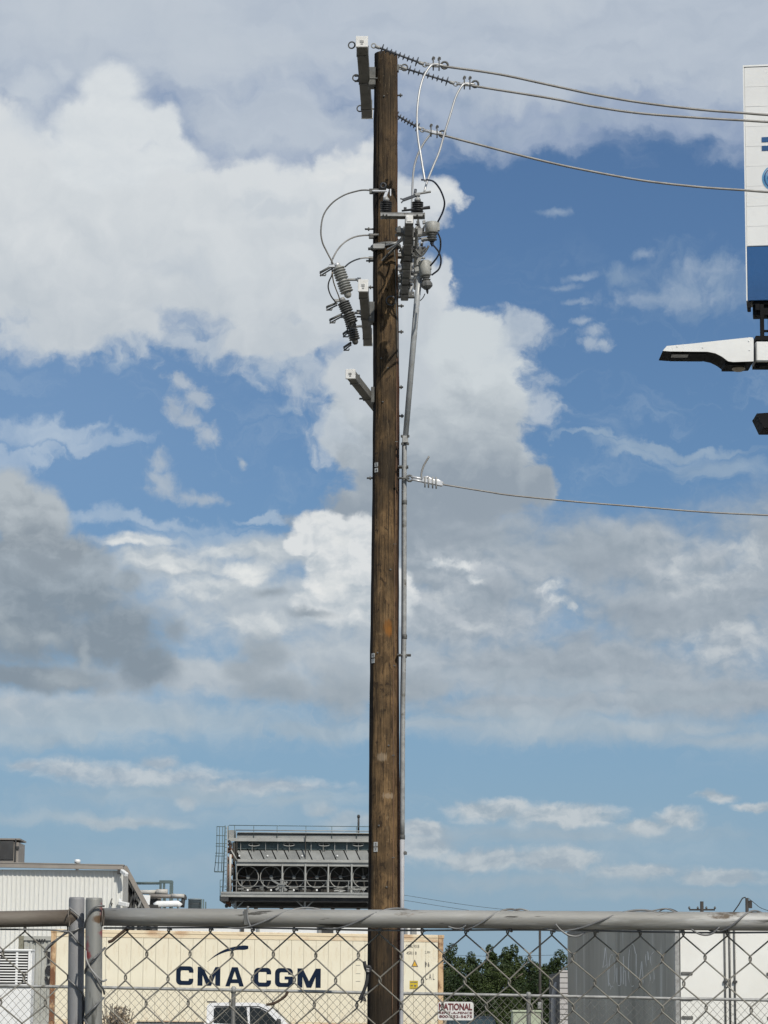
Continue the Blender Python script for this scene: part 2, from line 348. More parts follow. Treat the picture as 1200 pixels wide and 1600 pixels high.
class MB:
    def __init__(s):
        s.v = []; s.f = []; s.sm = []
    def add(s, vs, fs, sm=False):
        b = len(s.v)
        s.v += [Vector(v) for v in vs]
        s.f += [tuple(i + b for i in f) for f in fs]
        s.sm += ([sm] * len(fs) if isinstance(sm, bool) else list(sm))
        return s
    def box(s, c, size, ax=None, bev=0.0):
        """c centre, size full extents along ax (three unit vectors)"""
        c = Vector(c)
        ax = ax or (V(1, 0, 0), V(0, 1, 0), V(0, 0, 1))
        h = [k / 2 for k in size]
        if bev <= 0 or bev * 2.2 > min(size):
            vs = [c + ax[0] * (h[0] * i) + ax[1] * (h[1] * j) + ax[2] * (h[2] * k) for i in (-1, 1) for j in (-1, 1) for k in (-1, 1)]
            s.add(vs, [(0, 1, 3, 2), (4, 6, 7, 5), (0, 4, 5, 1), (2, 3, 7, 6), (0, 2, 6, 4), (1, 5, 7, 3)])
            return s
        bm = bmesh.new()
        bmesh.ops.create_cube(bm, size=1)
        for v in bm.verts:
            v.co = Vector((v.co.x * size[0], v.co.y * size[1], v.co.z * size[2]))
        bmesh.ops.bevel(bm, geom=list(bm.edges), offset=bev, segments=1, affect='EDGES')
        bm.verts.index_update()
        s.add([c + ax[0] * v.co.x + ax[1] * v.co.y + ax[2] * v.co.z for v in bm.verts], [tuple(v.index for v in f.verts) for f in bm.faces])
        bm.free()
        return s
    def beam(s, p0, p1, w, h, up=None, bev=0.0):
        p0 = Vector(p0); p1 = Vector(p1)
        d = p1 - p0
        sd, u = frame_for(d, up)
        return s.box((p0 + p1) / 2, (w, d.length, h), (sd, d.normalized(), u), bev)
    def tube(s, pts, r, n=8, caps=True, radii=None):
        pts = [Vector(p) for p in pts]
        m = len(pts)
        vs = []; fs = []; sm = []
        d = (pts[1] - pts[0])
        sd, u = frame_for(d)
        for i in range(m):
            a = pts[max(i - 1, 0)]; b = pts[min(i + 1, m - 1)]
            t = (b - a)
            if t.length < 1e-9:
                t = d
            t = t.normalized()
            u = (u - t * u.dot(t))
            if u.length < 1e-6:
                _, u = frame_for(t)
            u.normalize()
            sd = t.cross(u).normalized()
            rr = radii[i] if radii else r
            for k in range(n):
                q = 2 * math.pi * k / n
                vs.append(pts[i] + (sd * math.cos(q) + u * math.sin(q)) * rr)
        for i in range(m - 1):
            for k in range(n):
                k2 = (k + 1) % n
                fs.append((i * n + k, i * n + k2, (i + 1) * n + k2, (i + 1) * n + k)); sm.append(True)
        if caps:
            fs.append(tuple(range(n))[::-1]); fs.append(tuple((m - 1) * n + k for k in range(n))); sm += [False, False]
        return s.add(vs, fs, sm)
    def lathe(s, p0, ax, prof, n=16, sm=True):
        """prof: list of (t along axis, radius)"""
        ax = Vector(ax).normalized()
        sd, u = frame_for(ax)
        vs = []; fs = []; sms = []
        for (t, r) in prof:
            for k in range(n):
                q = 2 * math.pi * k / n
                vs.append(Vector(p0) + ax * t + (sd * math.cos(q) + u * math.sin(q)) * max(r, 1e-5))
        for i in range(len(prof) - 1):
            for k in range(n):
                k2 = (k + 1) % n
                fs.append((i * n + k, i * n + k2, (i + 1) * n + k2, (i + 1) * n + k)); sms.append(sm)
        fs.append(tuple(range(n))[::-1]); fs.append(tuple((len(prof) - 1) * n + k for k in range(n))); sms += [False, False]
        return s.add(vs, fs, sms)
    def prism(s, poly, o, ex, ey, ed):
        """poly in (x,y) along ex, ey, extruded by vector ed"""
        n = len(poly)
        a = [Vector(o) + ex * x + ey * y for x, y in poly]
        vs = a + [p + ed for p in a]
        fs = [tuple(range(n))[::-1], tuple(range(n, 2 * n))] + [(i, (i + 1) % n, n + (i + 1) % n, n + i) for i in range(n)]
        return s.add(vs, fs)
    def ring(s, c, nrm, R_, r, n=14, m=6):
        sd, u = frame_for(Vector(nrm))
        pts = [Vector(c) + (sd * math.cos(2 * math.pi * k / n) + u * math.sin(2 * math.pi * k / n)) * R_ for k in range(n + 1)]
        return s.tube(pts, r, m, caps=False)
    def mesh(s, name, org):
        me = bpy.data.meshes.new(name)
        me.from_pydata([tuple(v - org) for v in s.v], [], s.f)
        me.polygons.foreach_set('use_smooth', s.sm)
        bm = bmesh.new(); bm.from_mesh(me)
        bmesh.ops.recalc_face_normals(bm, faces=bm.faces)
        bm.to_mesh(me); bm.free()
        me.update()
        return me
    def build(s, name, mat, parent=None, loc=None, label=None, kind=None, top=None):
        """parent: the thing or part it belongs to. top: (label, category, group) for a thing that is one mesh"""
        org = ORG[parent.name] if parent else Vector(loc if loc is not None else (0, 0, 0))
        me = s.mesh(name, org)
        me.materials.append(mat)
        o = bpy.data.objects.new(name, me)
        COL.objects.link(o)
        if parent:
            o.parent = parent
        else:
            o.location = org
        ORG[o.name] = org
        if label: o['label'] = label
        if kind: o['kind'] = kind
        if top:
            o['label'] = top[0]; o['category'] = top[1]
            if len(top) > 2 and top[2]: o['group'] = top[2]
        return o

def share(src, parent, off, name=None, rot=None):
    """another object on the same mesh, moved by off"""
    o = src.copy()
    o.name = name or src.name
    COL.objects.link(o)
    o.parent = parent
    o.location = Vector(src.location) + off
    if rot: o.rotation_euler = rot
    ORG[o.name] = ORG[src.name] + off
    return o

_txt = {}
def text_shape(s, bold=0.0):
    key = (s, bold)
    if key in _txt:
        return _txt[key]
    cu = bpy.data.curves.new('txt', 'FONT')
    cu.body = s; cu.offset = bold; cu.resolution_u = 3
    ob = bpy.data.objects.new('txt', cu)
    COL.objects.link(ob)
    bpy.context.view_layer.update()
    me = bpy.data.meshes.new_from_object(ob.evaluated_get(bpy.context.evaluated_depsgraph_get()))
    vs = [v.co.copy() for v in me.vertices]
    fs = [tuple(p.vertices) for p in me.polygons]
    bpy.data.objects.remove(ob); bpy.data.curves.remove(cu); bpy.data.meshes.remove(me)
    x0 = min(v.x for v in vs); x1 = max(v.x for v in vs); y0 = min(v.y for v in vs); y1 = max(v.y for v in vs)
    vs = [((v.x - x0) / (x1 - x0), (v.y - y0) / (y1 - y0)) for v in vs]
    _txt[key] = (vs, fs)
    return _txt[key]
def put_text(mb, s, o, ex, ey, w, h, bold=0.0):
    vs, fs = text_shape(s, bold)
    mb.add([Vector(o) + ex * (x * w) + ey * (y * h) for x, y in vs], fs)

# ------------------------------------------------------------------ materials
MATS = {}
def mat(name, c1, c2=None, scale=3.0, stretch=(1, 1, 1), rough=0.6, metal=0.0, bump=0.0, bscale=None, detail=5, lo=0.35, hi=0.65,
        spots=None, rvar=0.1, spec=0.5, extra=None):
    if name in MATS:
        return MATS[name]
    m = bpy.data.materials.new(name)
    m.use_nodes = True
    T = NT(m.node_tree)
    out = T.new('ShaderNodeOutputMaterial')
    b = T.new('ShaderNodeBsdfPrincipled')
    T.t.links.new(b.outputs[0], out.inputs[0])
    tc = T.new('ShaderNodeTexCoord').outputs['Object']
    p = T.v('MULTIPLY', tc, stretch)
    c2 = c2 or tuple(k * 0.8 for k in c1)
    n = T.noise(p, scale, detail, 0.6, 0.0)
    col = T.mix(T.step(n, lo, hi), c1, c2)
    if spots:     # list of (colour, scale, threshold, width, stretch)
        for i, (sc, ss, th, wd, st) in enumerate(spots):
            nn = T.noise(T.v('MULTIPLY_ADD', tc, st, (3.7 * i + 1.3, 9.1, 2.2)), ss, 7, 0.62, 0.3)
            col = T.mix(T.step(nn, th, th + wd), col, sc)
    if extra:
        col = extra(T, tc, col)
    T.set(b.inputs['Base Color'], col)
    T.set(b.inputs['Roughness'], T.m('MULTIPLY_ADD', n, rvar * 2, rough - rvar))
    b.inputs['Metallic'].default_value = metal
    b.inputs['Specular IOR Level'].default_value = spec
    if bump:
        bn = T.new('ShaderNodeBump')
        bn.inputs['Strength'].default_value = 1.0
        bn.inputs['Distance'].default_value = bump
        T.set(bn.inputs['Height'], T.noise(p, bscale or scale * 3, 6, 0.6))
        T.t.links.new(bn.outputs[0], b.inputs['Normal'])
    MATS[name] = m
    return m

Z1 = (1, 1, 1)
M_galv = mat('galvanised_steel', (.36, .36, .345), (.25, .25, .24), 14, rough=.55, metal=.15, bump=.0006, spots=[((.13, .12, .10), 9, .58, .12, Z1)])
M_galvd = mat('dull_galvanised_steel', (.13, .13, .122), (.085, .085, .08), 14, rough=.6, metal=.1, bump=.0006)
M_alu = mat('bright_aluminium', (.72, .72, .72), (.6, .6, .6), 20, rough=.38, metal=.45)
M_wire = mat('weathered_aluminium_strand', (.30, .29, .27), (.22, .21, .195), 6, rough=.55, metal=.2)
M_jump = mat('jumper_aluminium_strand', (.50, .50, .49), (.40, .40, .40), 6, rough=.42, metal=.4)
M_fgl = mat('grey_fibreglass', (.155, .148, .13), (.12, .115, .10), 5, rough=.75, bump=.0005)
M_cap = mat('crossarm_end_cap', (.74, .73, .70), (.66, .65, .62), 20, rough=.5)
M_blk = mat('black_rubber', (.018, .018, .02), (.028, .028, .03), 8, rough=.5)
M_poly = mat('dark_grey_polymer', (.05, .055, .065), (.07, .075, .085), 10, rough=.45)
M_gpoly = mat('light_grey_polymer', (.36, .36, .335), (.27, .27, .25), 10, rough=.5)
M_gpoly2 = mat('mid_grey_polymer', (.12, .12, .115), (.085, .085, .08), 10, rough=.5)
M_cable = mat('blue_black_cable', (.02, .03, .06), (.03, .04, .07), 8, rough=.4)
M_white = mat('white_painted_steel', (.80, .80, .78), (.74, .74, .72), 1.5, rough=.45, spots=[((.55, .54, .5), 2.5, .64, .2, (3, 3, .6))])

# ================================================================== the utility pole
YP = 29.5
PR = [(85, 603, 36), (140, 603, 37), (300, 602, 38.5), (460, 602.5, 39.5), (600, 603.5, 41), (760, 603, 42.2), (1000, 600.8, 44.5), (1200, 600.5, 48), (1400, 600.8, 51), (1600, 600, 53), (1826, 600, 55)]
_tab = []
for py, px, w in PR:
    c = P(px, py, YP)
    _tab.append((c.z, c.x, w / 2 / ppm(c)))
_tab.sort()
PZT = P(603, 85, YP).z
def pole_at(z):
    zs = [t[0] for t in _tab]
    return float(np.interp(z, zs, [t[1] for t in _tab])), float(np.interp(z, zs, [t[2] for t in _tab]))

def wood_extra(T, tc, col):
    x, y, z = T.xyz(tc)
    ang = T.m('ARCTAN2', x, T.m('MULTIPLY', y, -1.0))
    g = T.comb(T.m('MULTIPLY', ang, 1.0), 0.0, T.m('MULTIPLY', z, 0.13))
    wob = T.noise(T.v('MULTIPLY', tc, (1, 1, .5)), 1.4, 3, .5, 0, out=1)
    g2 = T.v('MULTIPLY_ADD', wob, (.25, 0, .05), g)
    fine = T.noise(g2, 16, 6, .62, .0)
    med = T.noise(g2, 5.0, 5, .6, .0)
    big = T.noise(T.v('MULTIPLY', tc, (1.2, 1.2, .7)), 1.3, 6, .62)
    blotch = T.noise(T.v('MULTIPLY', tc, (5, 5, 3.2)), 1.5, 6, .7, .3)
    light = (.195, .122, .058); mid = (.095, .060, .030); dark = (.010, .008, .006)
    zt = T.step(z, 6.5, 11.5)
    c = T.mix(T.step(blotch, .38, .62), mid, light)
    c = T.mix(T.step(big, .55, .40, kind='LINEAR'), c, (.042, .030, .018))
    c = T.mix(T.m('MULTIPLY', zt, .55), c, (.045, .033, .021))
    c = T.mix(T.m('MULTIPLY', T.step(fine, .50, .34), .80), c, dark)
    c = T.mix(T.m('MULTIPLY', T.step(med, .44, .37), .8), c, dark)
    c = T.mix(T.m('MULTIPLY', T.step(fine, .60, .74), .3), c, (.23, .155, .08))
    # short sideways scars from the gaffs
    s1 = T.noise(T.comb(T.m('MULTIPLY', ang, 1.3), 4.0, T.m('MULTIPLY', z, 6.0)), 2.1, 4, .6, .6)
    c = T.mix(T.m('MULTIPLY', T.step(s1, .60, .66), .7), c, (.022, .015, .010))
    c = T.mix(T.m('MULTIPLY', T.step(s1, .34, .28), .45), c, (.24, .17, .095))
    # knots and chips
    kn = T.noise(T.comb(T.m('MULTIPLY', ang, 1.6), 9.0, T.m('MULTIPLY', z, 1.6)), 3.0, 5, .65, .5)
    c = T.mix(T.m('MULTIPLY', T.step(kn, .60, .66), .75), c, (.020, .014, .010))
    c = T.mix(T.m('MULTIPLY', T.step(kn, .40, .34), .35), c, (.21, .155, .09))
    # much darker below the fence top, and near black round the left side
    c = T.mix(T.m('MULTIPLY', T.step(T.m('MULTIPLY_ADD', med, .5, z), 2.95, 2.6), .72), c, (.024, .018, .012))
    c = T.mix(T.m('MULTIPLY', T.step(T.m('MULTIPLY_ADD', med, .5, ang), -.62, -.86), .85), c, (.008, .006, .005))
    # reddish strip down one side
    red = T.m('MULTIPLY', T.step(ang, .75, .95), T.step(ang, 1.5, 1.2))
    c = T.mix(T.m('MULTIPLY', red, .55), c, (.075, .028, .018))
    # orange resin patch
    for (az, pz, w, h) in ((.02, P(602, 981, YP).z, .34, .085), (.1, P(602, 990, YP).z, .25, .06)):
        d = T.v('LENGTH', T.comb(T.m('MULTIPLY', T.m('SUBTRACT', ang, az), 1 / w), T.m('MULTIPLY', T.m('SUBTRACT', z, pz), 1 / h), 0))
        d = T.m('MULTIPLY_ADD', T.m('SUBTRACT', blotch, .5), 1.6, d)
        d = T.m('MULTIPLY_ADD', T.m('SUBTRACT', fine, .5), 2.2, d)
        c = T.mix(T.m('MULTIPLY', T.step(d, 1.15, .5), .6), c, (.26, .105, .02))
    for (az, pz, w, h) in ((.1, P(602, 1245, YP).z, .45, .035), (-.3, P(602, 1185, YP).z, .4, .05)):
        d = T.v('LENGTH', T.comb(T.m('MULTIPLY', T.m('SUBTRACT', ang, az), 1 / w), T.m('MULTIPLY', T.m('SUBTRACT', z, pz), 1 / h), 0))
        d = T.m('MULTIPLY_ADD', T.m('SUBTRACT', fine, .5), 2.6, d)
        c = T.mix(T.m('MULTIPLY', T.step(d, 1.0, .6), .55), c, (.33, .26, .18))
    return c
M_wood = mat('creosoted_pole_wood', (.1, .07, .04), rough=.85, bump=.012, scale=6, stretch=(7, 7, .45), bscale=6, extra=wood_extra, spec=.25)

pole = thing('utility_pole', 'tall brown creosoted wooden utility pole behind the chain link fence', 'utility pole', (pole_at(0)[0], YP, 0))
def build_shaft():
    rows, cols = 420, 84
    rng = random.Random(3)
    cracks = [(rng.uniform(0, 2 * math.pi), rng.uniform(0, 11), rng.uniform(.5, 2.4), rng.uniform(.004, .011), rng.uniform(.03, .06)) for _ in range(95)]
    vs = []; fs = []
    cz = np.linspace(0, PZT, rows)
    cc, c0, cl, cd, cw = [np.array(k) for k in zip(*cracks)]
    for i, z in enumerate(cz):
        cx, r = pole_at(z)
        for k in range(cols):
            a = 2 * math.pi * k / cols
            da = (a - cc + 0.12 * np.sin(z * 1.3 + cc * 5) + math.pi) % (2 * math.pi) - math.pi
            t = np.clip(1 - np.abs(z - c0) / cl, 0, 1)
            dep = float(np.sum(cd * np.clip(1 - np.abs(da) / cw, 0, 1) * np.minimum(1, t * 3)))
            n1 = mn.noise(Vector((math.cos(a) * 1.5, math.sin(a) * 1.5, z * 1.1)))
            n2 = mn.noise(Vector((math.cos(a) * 5, math.sin(a) * 5, z * 3.5 + 7)))
            rr = r * (1 + .012 * n1) + .0035 * n2 - min(dep, .016)
            vs.append((cx + rr * math.sin(a), YP - rr * math.cos(a), z))
    for i in range(rows - 1):
        for k in range(cols):
            k2 = (k + 1) % cols
            fs.append((i * cols + k, i * cols + k2, (i + 1) * cols + k2, (i + 1) * cols + k))
    mb = MB(); mb.add(vs, fs, True)
    mb.add([vs[(rows - 1) * cols + k] for k in range(cols)], [tuple(range(cols))])
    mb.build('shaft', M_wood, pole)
build_shaft()

def on_pole(px, py, out=0.0):
    """point on the pole's camera-side face at a pixel"""
    c = P(px, py, YP)
    for _ in range(4):
        cx, r = pole_at(c.z)
        dx = max(-r * .985, min(r * .985, c.x - cx))
        y = YP - math.sqrt(max(r * r - dx * dx, 0)) - out
        c = P(px, py, y)
    return c
def pole_normal(p):
    cx, r = pole_at(p.z)
    return V(p.x - cx, p.y - YP, 0).normalized()

# paired number tags
M_tag = mat('number_tag_metal', (.52, .52, .50), (.42, .42, .40), 30, rough=.4)
M_ink = mat('black_print', (.02, .02, .022), rough=.6)
for (px, py, chars) in ((588, 726, '24'), (583, 1024, '47'), (587, 1319, '27')):
    for k, ch in enumerate(chars):
        p = on_pole(px, py + k * 8.6, .004)
        nrm = pole_normal(p); sx = V(0, 0, 1).cross(nrm).normalized()
        mb = MB(); mb.box(p, (.046, .004, .044), (sx, nrm, V(0, 0, 1)))
        tg = mb.build('number_tag', M_tag, pole)
        mb = MB(); put_text(mb, ch, p + nrm * .003 - sx * .011 - V(0, 0, .013), sx, V(0, 0, 1), .022, .026, .02)
        mb.build('numeral', M_ink, tg)

# ground wire down the front and a smaller one at the edge
M_copper = mat('weathered_copper_wire', (.20, .11, .06), (.12, .07, .045), 6, rough=.6)
mb = MB()
mb.tube(smooth([on_pole(px, py, .006) for px, py in ((620, 560), (619.5, 640), (619, 712), (617.5, 800), (616.5, 900), (616, 1000), (614.5, 1100), (615, 1250), (614, 1400), (613, 1590))], 10), .0042, 6)
mb.build('ground_wire', M_copper, pole)
mb = MB()
mb.tube(smooth([on_pole(px, py, .008) for px, py in ((616, 391), (617.5, 410), (618, 440), (619.5, 480), (620.5, 520), (621, 560))], 8), .006, 6)
mb.build('ground_wire', M_galvd, pole)
# staples
for (px, py) in ((617, 850), (615.8, 1040), (614.8, 1180), (614.5, 1340), (619.5, 690)):
    p = on_pole(px, py, .008)
    MB().box(p, (.03, .008, .008)).build('staple', M_galvd, pole)
# through-bolts and steps sticking out
def stub(px0, py, px1, r=.010, name='bolt', Y=YP, parent=pole, m=M_galvd, dy=0):
    mb = MB()
    a = P(px0, py, Y); b = P(px1, py + dy, Y)
    mb.tube([a, b], r, 8)
    mb.lathe(a + (b - a) * .55, (b - a), [(0, .0), (.0, r * 2.1), (.016, r * 2.1), (.016, 0)], 6, False)
    return mb.build(name, m, parent)
for px0, py, px1 in ((620, 478, 631), (620, 518.5, 630.5), (620, 605, 630), (622, 650, 631), (586, 358, 570), (586, 407.5, 572), (588, 747, 573), (619, 149, 629), (586, 449, 575)):
    stub(px0, py, px1)
# clamp band with brace around the shaft
mb = MB()
z0 = P(590, 386, YP).z
cx, r = pole_at(z0)
mb.tube([V(cx + (r + .012) * math.sin(a), YP - (r + .012) * math.cos(a), z0 + .012 * math.sin(a)) for a in [math.pi * 2 * k / 28 for k in range(29)]], .022, 6, caps=False)
mb.build('clamp_band', M_galvd, pole)
MB().box(on_pole(592, 385.5, .03), (.13, .05, .055), bev=.006).build('band_lug', M_galv, pole)
mb = MB(); mb.tube([on_pole(585, 388, .05), on_pole(586, 389, .02) - V(.07, 0, 0)], .016, 8); mb.build('bolt', M_galvd, pole)
mb = MB(); mb.tube(smooth([on_pole(603, 383, .045), P(613, 381, 29.2), P(621, 378, 29.2), P(627, 372, 29.1), P(629.5, 365, 29.0)], 6), .010, 8); mb.build('brace_rod', M_galv, pole)
mb = MB(); mb.beam(on_pole(597, 408, .03), P(620, 384, 29.3), .05, .012); mb.build('brace', M_galvd, pole)
mb = MB(); mb.beam(on_pole(603, 452, .01), on_pole(613, 428, .012), .075, .02); mb.build('wooden_block', M_wood, pole)
mb = MB(); mb.ring(on_pole(611, 470, .02), V(0, 1, 0), .05, .007); mb.build('cable_ring', M_poly, pole)
# small gaff marks / nails
for (px, py) in ((600, 150), (596, 560), (606, 575), (598, 628), (590, 1020), (607, 1165), (604, 1386), (592, 1290), (610, 890)):
    p = on_pole(px, py, .004)
    mb = MB(); mb.lathe(p, pole_normal(p), [(0, .010), (.006, .010), (.008, .004)], 6); mb.build('nail', M_galvd, pole)

# ================================================================== crossarms pointing at the camera
def crossarm(near_px, near_py, Yn, far_px, Yf, w, h, label, parts, twist=None, mount_dx=None):
    pn = P(near_px, near_py, Yn)
    q = P(far_px, 200, Yf)
    pf = V(P(far_px, near_py, Yf).x, Yf, pn.z)
    t = thing('crossarm', label, 'crossarm', (pn + pf) / 2, 'grey crossarms bolted to the pole')
    mb = MB(); mb.beam(pn, pf, w, h, bev=.006); mb.build('arm', M_fgl, t)
    d = (pf - pn).normalized(); s, u = frame_for(d)
    for e, sg in ((pn, -1), (pf, 1)):
        c = MB().box(e + d * (.012 * sg), (w + .012, .03, h + .012), (s, d, u), .003).build('end_cap', M_cap, t)
        if sg < 0:
            mb = MB(); mb.box(e - d * .03, (w * .34, .004, h * .22), (s, d, u)); mb.box(e - d * .03 - u * h * .25, (w * .2, .004, h * .08), (s, d, u))
            mb.build('label_plate', M_galv, c)
    # mounting plate between the arm and the pole
    mid = pn + (pf - pn) * ((YP - Yn) / (Yf - Yn))
    cx, r = pole_at(mid.z)
    x0 = mid.x + w / 2; x1 = cx - r
    MB().box(V((x0 + x1) / 2 - .0, YP - .02, mid.z), (max(x1 - x0 + .03, .03), .16, h * 1.9), bev=.004).build('mounting_plate', M_galvd, t)
    for dz in (-h * .7, h * .7):
        mb = MB(); mb.tube([V(x0 - w - .05, YP, mid.z + dz * .4), V(x1 + .02, YP, mid.z + dz * .4)], .010, 8); mb.build('bolt', M_galvd, t)
    for k in (.12, .5, .88):
        p = pn + (pf - pn) * k
        MB().box(p, (w + .010, .035, h + .010), (s, d, u)).build('strap_band', M_galvd, t)
    return t, pn, pf, mid
armA, a0, a1, am = crossarm(565.5, 66, 28.33, 574.5, 30.7, .115, .105, 'top grey crossarm with bright end cap beside the pole tip, carrying the line insulators', None)
armB, b0, b1, bm_ = crossarm(567.5, 447, 28.33, 575.5, 30.7, .092, .115, 'middle grey crossarm holding the three fuse insulators left of the pole', None)
armC, c0_, c1_, cm_ = crossarm(548, 585, 28.45, 600, 30.5, .088, .088, 'lowest grey crossarm slanting out from the pole with nothing on it', None)

# eye bolts through the top arm, one for each line
def eye(px, py, Y, px2, parent, R_=.034):
    c = P(px, py, Y)
    mb = MB(); mb.ring(c, V(.25, 1, .1), R_, .008); mb.tube([c + V(R_, 0, 0), P(px2, py + 1, Y)], .009, 8)
    mb.lathe(P(px + 7, py, Y), V(1, 0, 0), [(0, .018), (.02, .018)], 6, False)
    mb.build('eye_bolt', M_galvd, parent)
eye(549.5, 70.5, 28.38, 575, armA)
eye(556, 121.5, 29.4, 590, armA)
eye(562.5, 169.5, 30.55, 590, armA)

# ================================================================== dead-end insulators, clamps and lines
def polymer_string(pa, pb, n, r_big, r_small, label, f0=.16, f1=.84):
    ax = (pb - pa); L = ax.length; ax.normalize()
    t = thing('line_insulator', label, 'insulator', pa, 'black ribbed insulators holding the top lines')
    mb = MB(); mb.tube([pa + ax * L * .08, pb - ax * L * .06], .011, 8); mb.build('rod', M_poly, t)
    for i in range(n):
        c = pa + ax * L * (f0 + (f1 - f0) * i / (n - 1))
        rr = r_big if i in (0, n - 1) else r_small
        mb = MB(); mb.lathe(c, ax, [(-.008, .012), (-.001, rr), (.004, rr), (.010, .012)], 14); mb.build('shed', M_poly, t)
    for e, sg in ((pa, 1), (pb, -1)):
        mb = MB(); mb.lathe(e + ax * (sg * .012), ax * sg, [(0, .012), (.01, .018), (.05, .018), (.06, .012)], 10)
        mb.ring(e, ax.cross(V(0, 0, 1)), .024, .007)
        mb.build('end_fitting', M_galv, t)
    return t
INS = [((584, 71.5), (664, 101), 28.38, 9, 'topmost black ribbed insulator running from the top crossarm end', .035),
       ((626, 105), (712, 131), 29.5, 9, 'second black ribbed insulator, anchored straight to the pole side', .035),
       ((612, 176), (660, 203), 30.6, 8, 'third and lowest black ribbed insulator coming out behind the pole', .035)]
for (a, b, Y, n, lab, rs) in INS:
    polymer_string(P(a[0], a[1], Y), P(b[0], b[1], Y), n, .052, rs, lab)
mb = MB(); mb.tube([P(617, 105, YP), P(632, 105.5, YP)], .011, 8); mb.ring(P(632, 105.5, YP), V(0, 1, 0), .034, .009); mb.build('eye_bolt', M_galvd, pole)
mb = MB(); mb.box(P(621, 107, YP), (.03, .07, .07)); mb.build('washer_plate', M_galvd, pole)

def dead_end(pa, pb, label, cut=1.0):
    ax = (pb - pa); L = ax.length; ax.normalize()
    up = V(0, 0, 1)
    t = thing('dead_end_clamp', label, 'line clamp', pa, 'bright clamps gripping the top lines')
    mb = MB(); mb.tube([pa, pa + ax * L * .55, pb], .012, 8, radii=[.014, .02, .016]); mb.box(pa + ax * L * .65, (L * .5, .05, .035), (ax, ax.cross(up), up), .004); mb.build('clamp_body', M_alu, t)
    for k in (.5, .85):
        c = pa + ax * L * k
        for s in (-1, 1):
            mb = MB()
            mb.tube([c + V(0, s * .022, -.05), c + V(0, s * .022, .055)], .0075, 6)
            mb.tube(smooth([c + V(-.012, s * .02, .06), c + V(0, s * .02, .082), c + V(.016, s * .02, .07)], 4), .007, 6)
            mb.build('u_bolt', M_galvd, t)
    mb = MB(); mb.ring(pb + ax * .03 + up * .005, V(.1, 1, .2), .035, .012); mb.build('keeper', M_galvd, t)
    return t
dead_end(P(664, 101, 28.38), P(690, 102.5, 28.38), 'clamp gripping the topmost line')
dead_end(P(713, 131, 29.5), P(738, 132, 29.5), 'clamp furthest out from the pole, gripping the second line')
dead_end(P(660, 203, 30.6), P(687, 209, 30.6), 'clamp gripping the third and lowest of the top lines')

def cable(name, pts, r, m, top, n=8, seg=8):
    p = smooth(pts, n)
    mb = MB(); mb.tube(p, r, seg)
    return mb.build(name, m, None, loc=p[0], top=top)
def line(pix, Y, r, label, m=M_wire, name='power_line'):
    pts = [P(x, y, Y) for x, y in pix]
    a, b = pts[-2], pts[-1]
    sl = (b.z - a.z) / (b.x - a.x)
    # the slack span carries on out of view and climbs to its next support
    x, z = b.x, b.z
    for k in range(12):
        x += .6; sl += .028; z += sl * .6
        pts.append(V(x, Y, z))
    return cable(name, pts, r, m, (label, 'power line', 'lines running off from the pole'))
line([(668, 100), (700, 104.5), (780, 116), (860, 133), (930, 148), (1000, 160), (1090, 171), (1160, 176.5), (1200, 179.5), (1300, 184)], 28.38, .0135, 'topmost power line leaving the pole tip')
line([(716, 130), (760, 137.5), (860, 153.5), (930, 167), (1000, 177), (1090, 184), (1160, 188), (1200, 190.5), (1300, 195)], 29.5, .0135, 'second power line, just under the topmost one')
line([(664, 203), (695, 212), (760, 229), (830, 247), (900, 263), (1000, 281.5), (1090, 292), (1160, 297), (1200, 300), (1300, 305)], 30.6, .0135, 'third power line crossing the sign below the top pair')
line([(660, 751), (692, 757), (760, 768), (800, 774), (900, 784), (1000, 792), (1100, 800), (1200, 805), (1300, 809)], 29.5, .009, 'lone thin neutral line leaving halfway up the pole')

def jumper(pix, Y0_, Y1_, r, label, m=M_jump, group='loose jumper wires around the switch', name='jumper_wire', seg=8):
    n = len(pix)
    return cable(name, [P(x, y, Y0_ + (Y1_ - Y0_) * i / (n - 1)) for i, (x, y) in enumerate(pix)], r, m, (label, 'wire', group), 6, seg)
jumper([(694, 103), (680, 100.5), (672, 104), (662, 120), (656, 140), (652.5, 165), (651.5, 190), (653, 215), (657, 240), (661, 265), (664, 283)], 28.38, 28.1, .0118, 'bright jumper bowing down from the topmost clamp')
jumper([(742, 132), (729, 131), (722, 134), (712, 152), (704, 178), (694, 210), (686, 238), (676, 262), (667, 285), (663, 300)], 29.5, 29.3, .0118, 'bright jumper dropping from the outermost clamp')
jumper([(690, 209), (680, 206), (672, 211), (662, 224), (653, 241), (647, 262), (644.5, 290), (643.5, 330), (644, 372)], 30.6, 30.6, .0118, 'bright jumper from the third clamp, hanging nearest the pole')

# ================================================================== three-phase switch on its long beam
sw = thing('line_switch', 'three phase galvanised line switch on a long beam right of the pole', 'switch', P(639, 343, 28.0))
n0 = P(639.5, 343, 27.98); zb = n0.z
f0 = V(P(632, 462, 31.15).x, 31.15, zb)
bd = (f0 - n0).normalized(); bs, bu = frame_for(bd)
mb = MB(); mb.beam(n0, f0, .084, .09, bev=.005); mb.build('beam', M_galvd, sw)
mb = MB(); mb.box(n0 - bd * .008, (.075, .012, .085), (bs, bd, bu), .003); mb.box(n0 - bd * .018, (.05, .01, .055), (bs, bd, bu), .003); mb.build('beam_end', M_cap, sw)
for Y in (28.45, 28.75, 29.2, 29.45, 29.8, 30.15, 30.45, 30.85):
    c = n0 + bd * ((Y - n0.y) / bd.y)
    MB().box(c, (.108, .03, .108), (bs, bd, bu)).build('beam_band', M_galv if Y in (28.75, 29.8) else M_galvd, sw)
XL, XR = P(594.5, 336, 28.05).x, P(664, 336, 28.05).x
UN = []
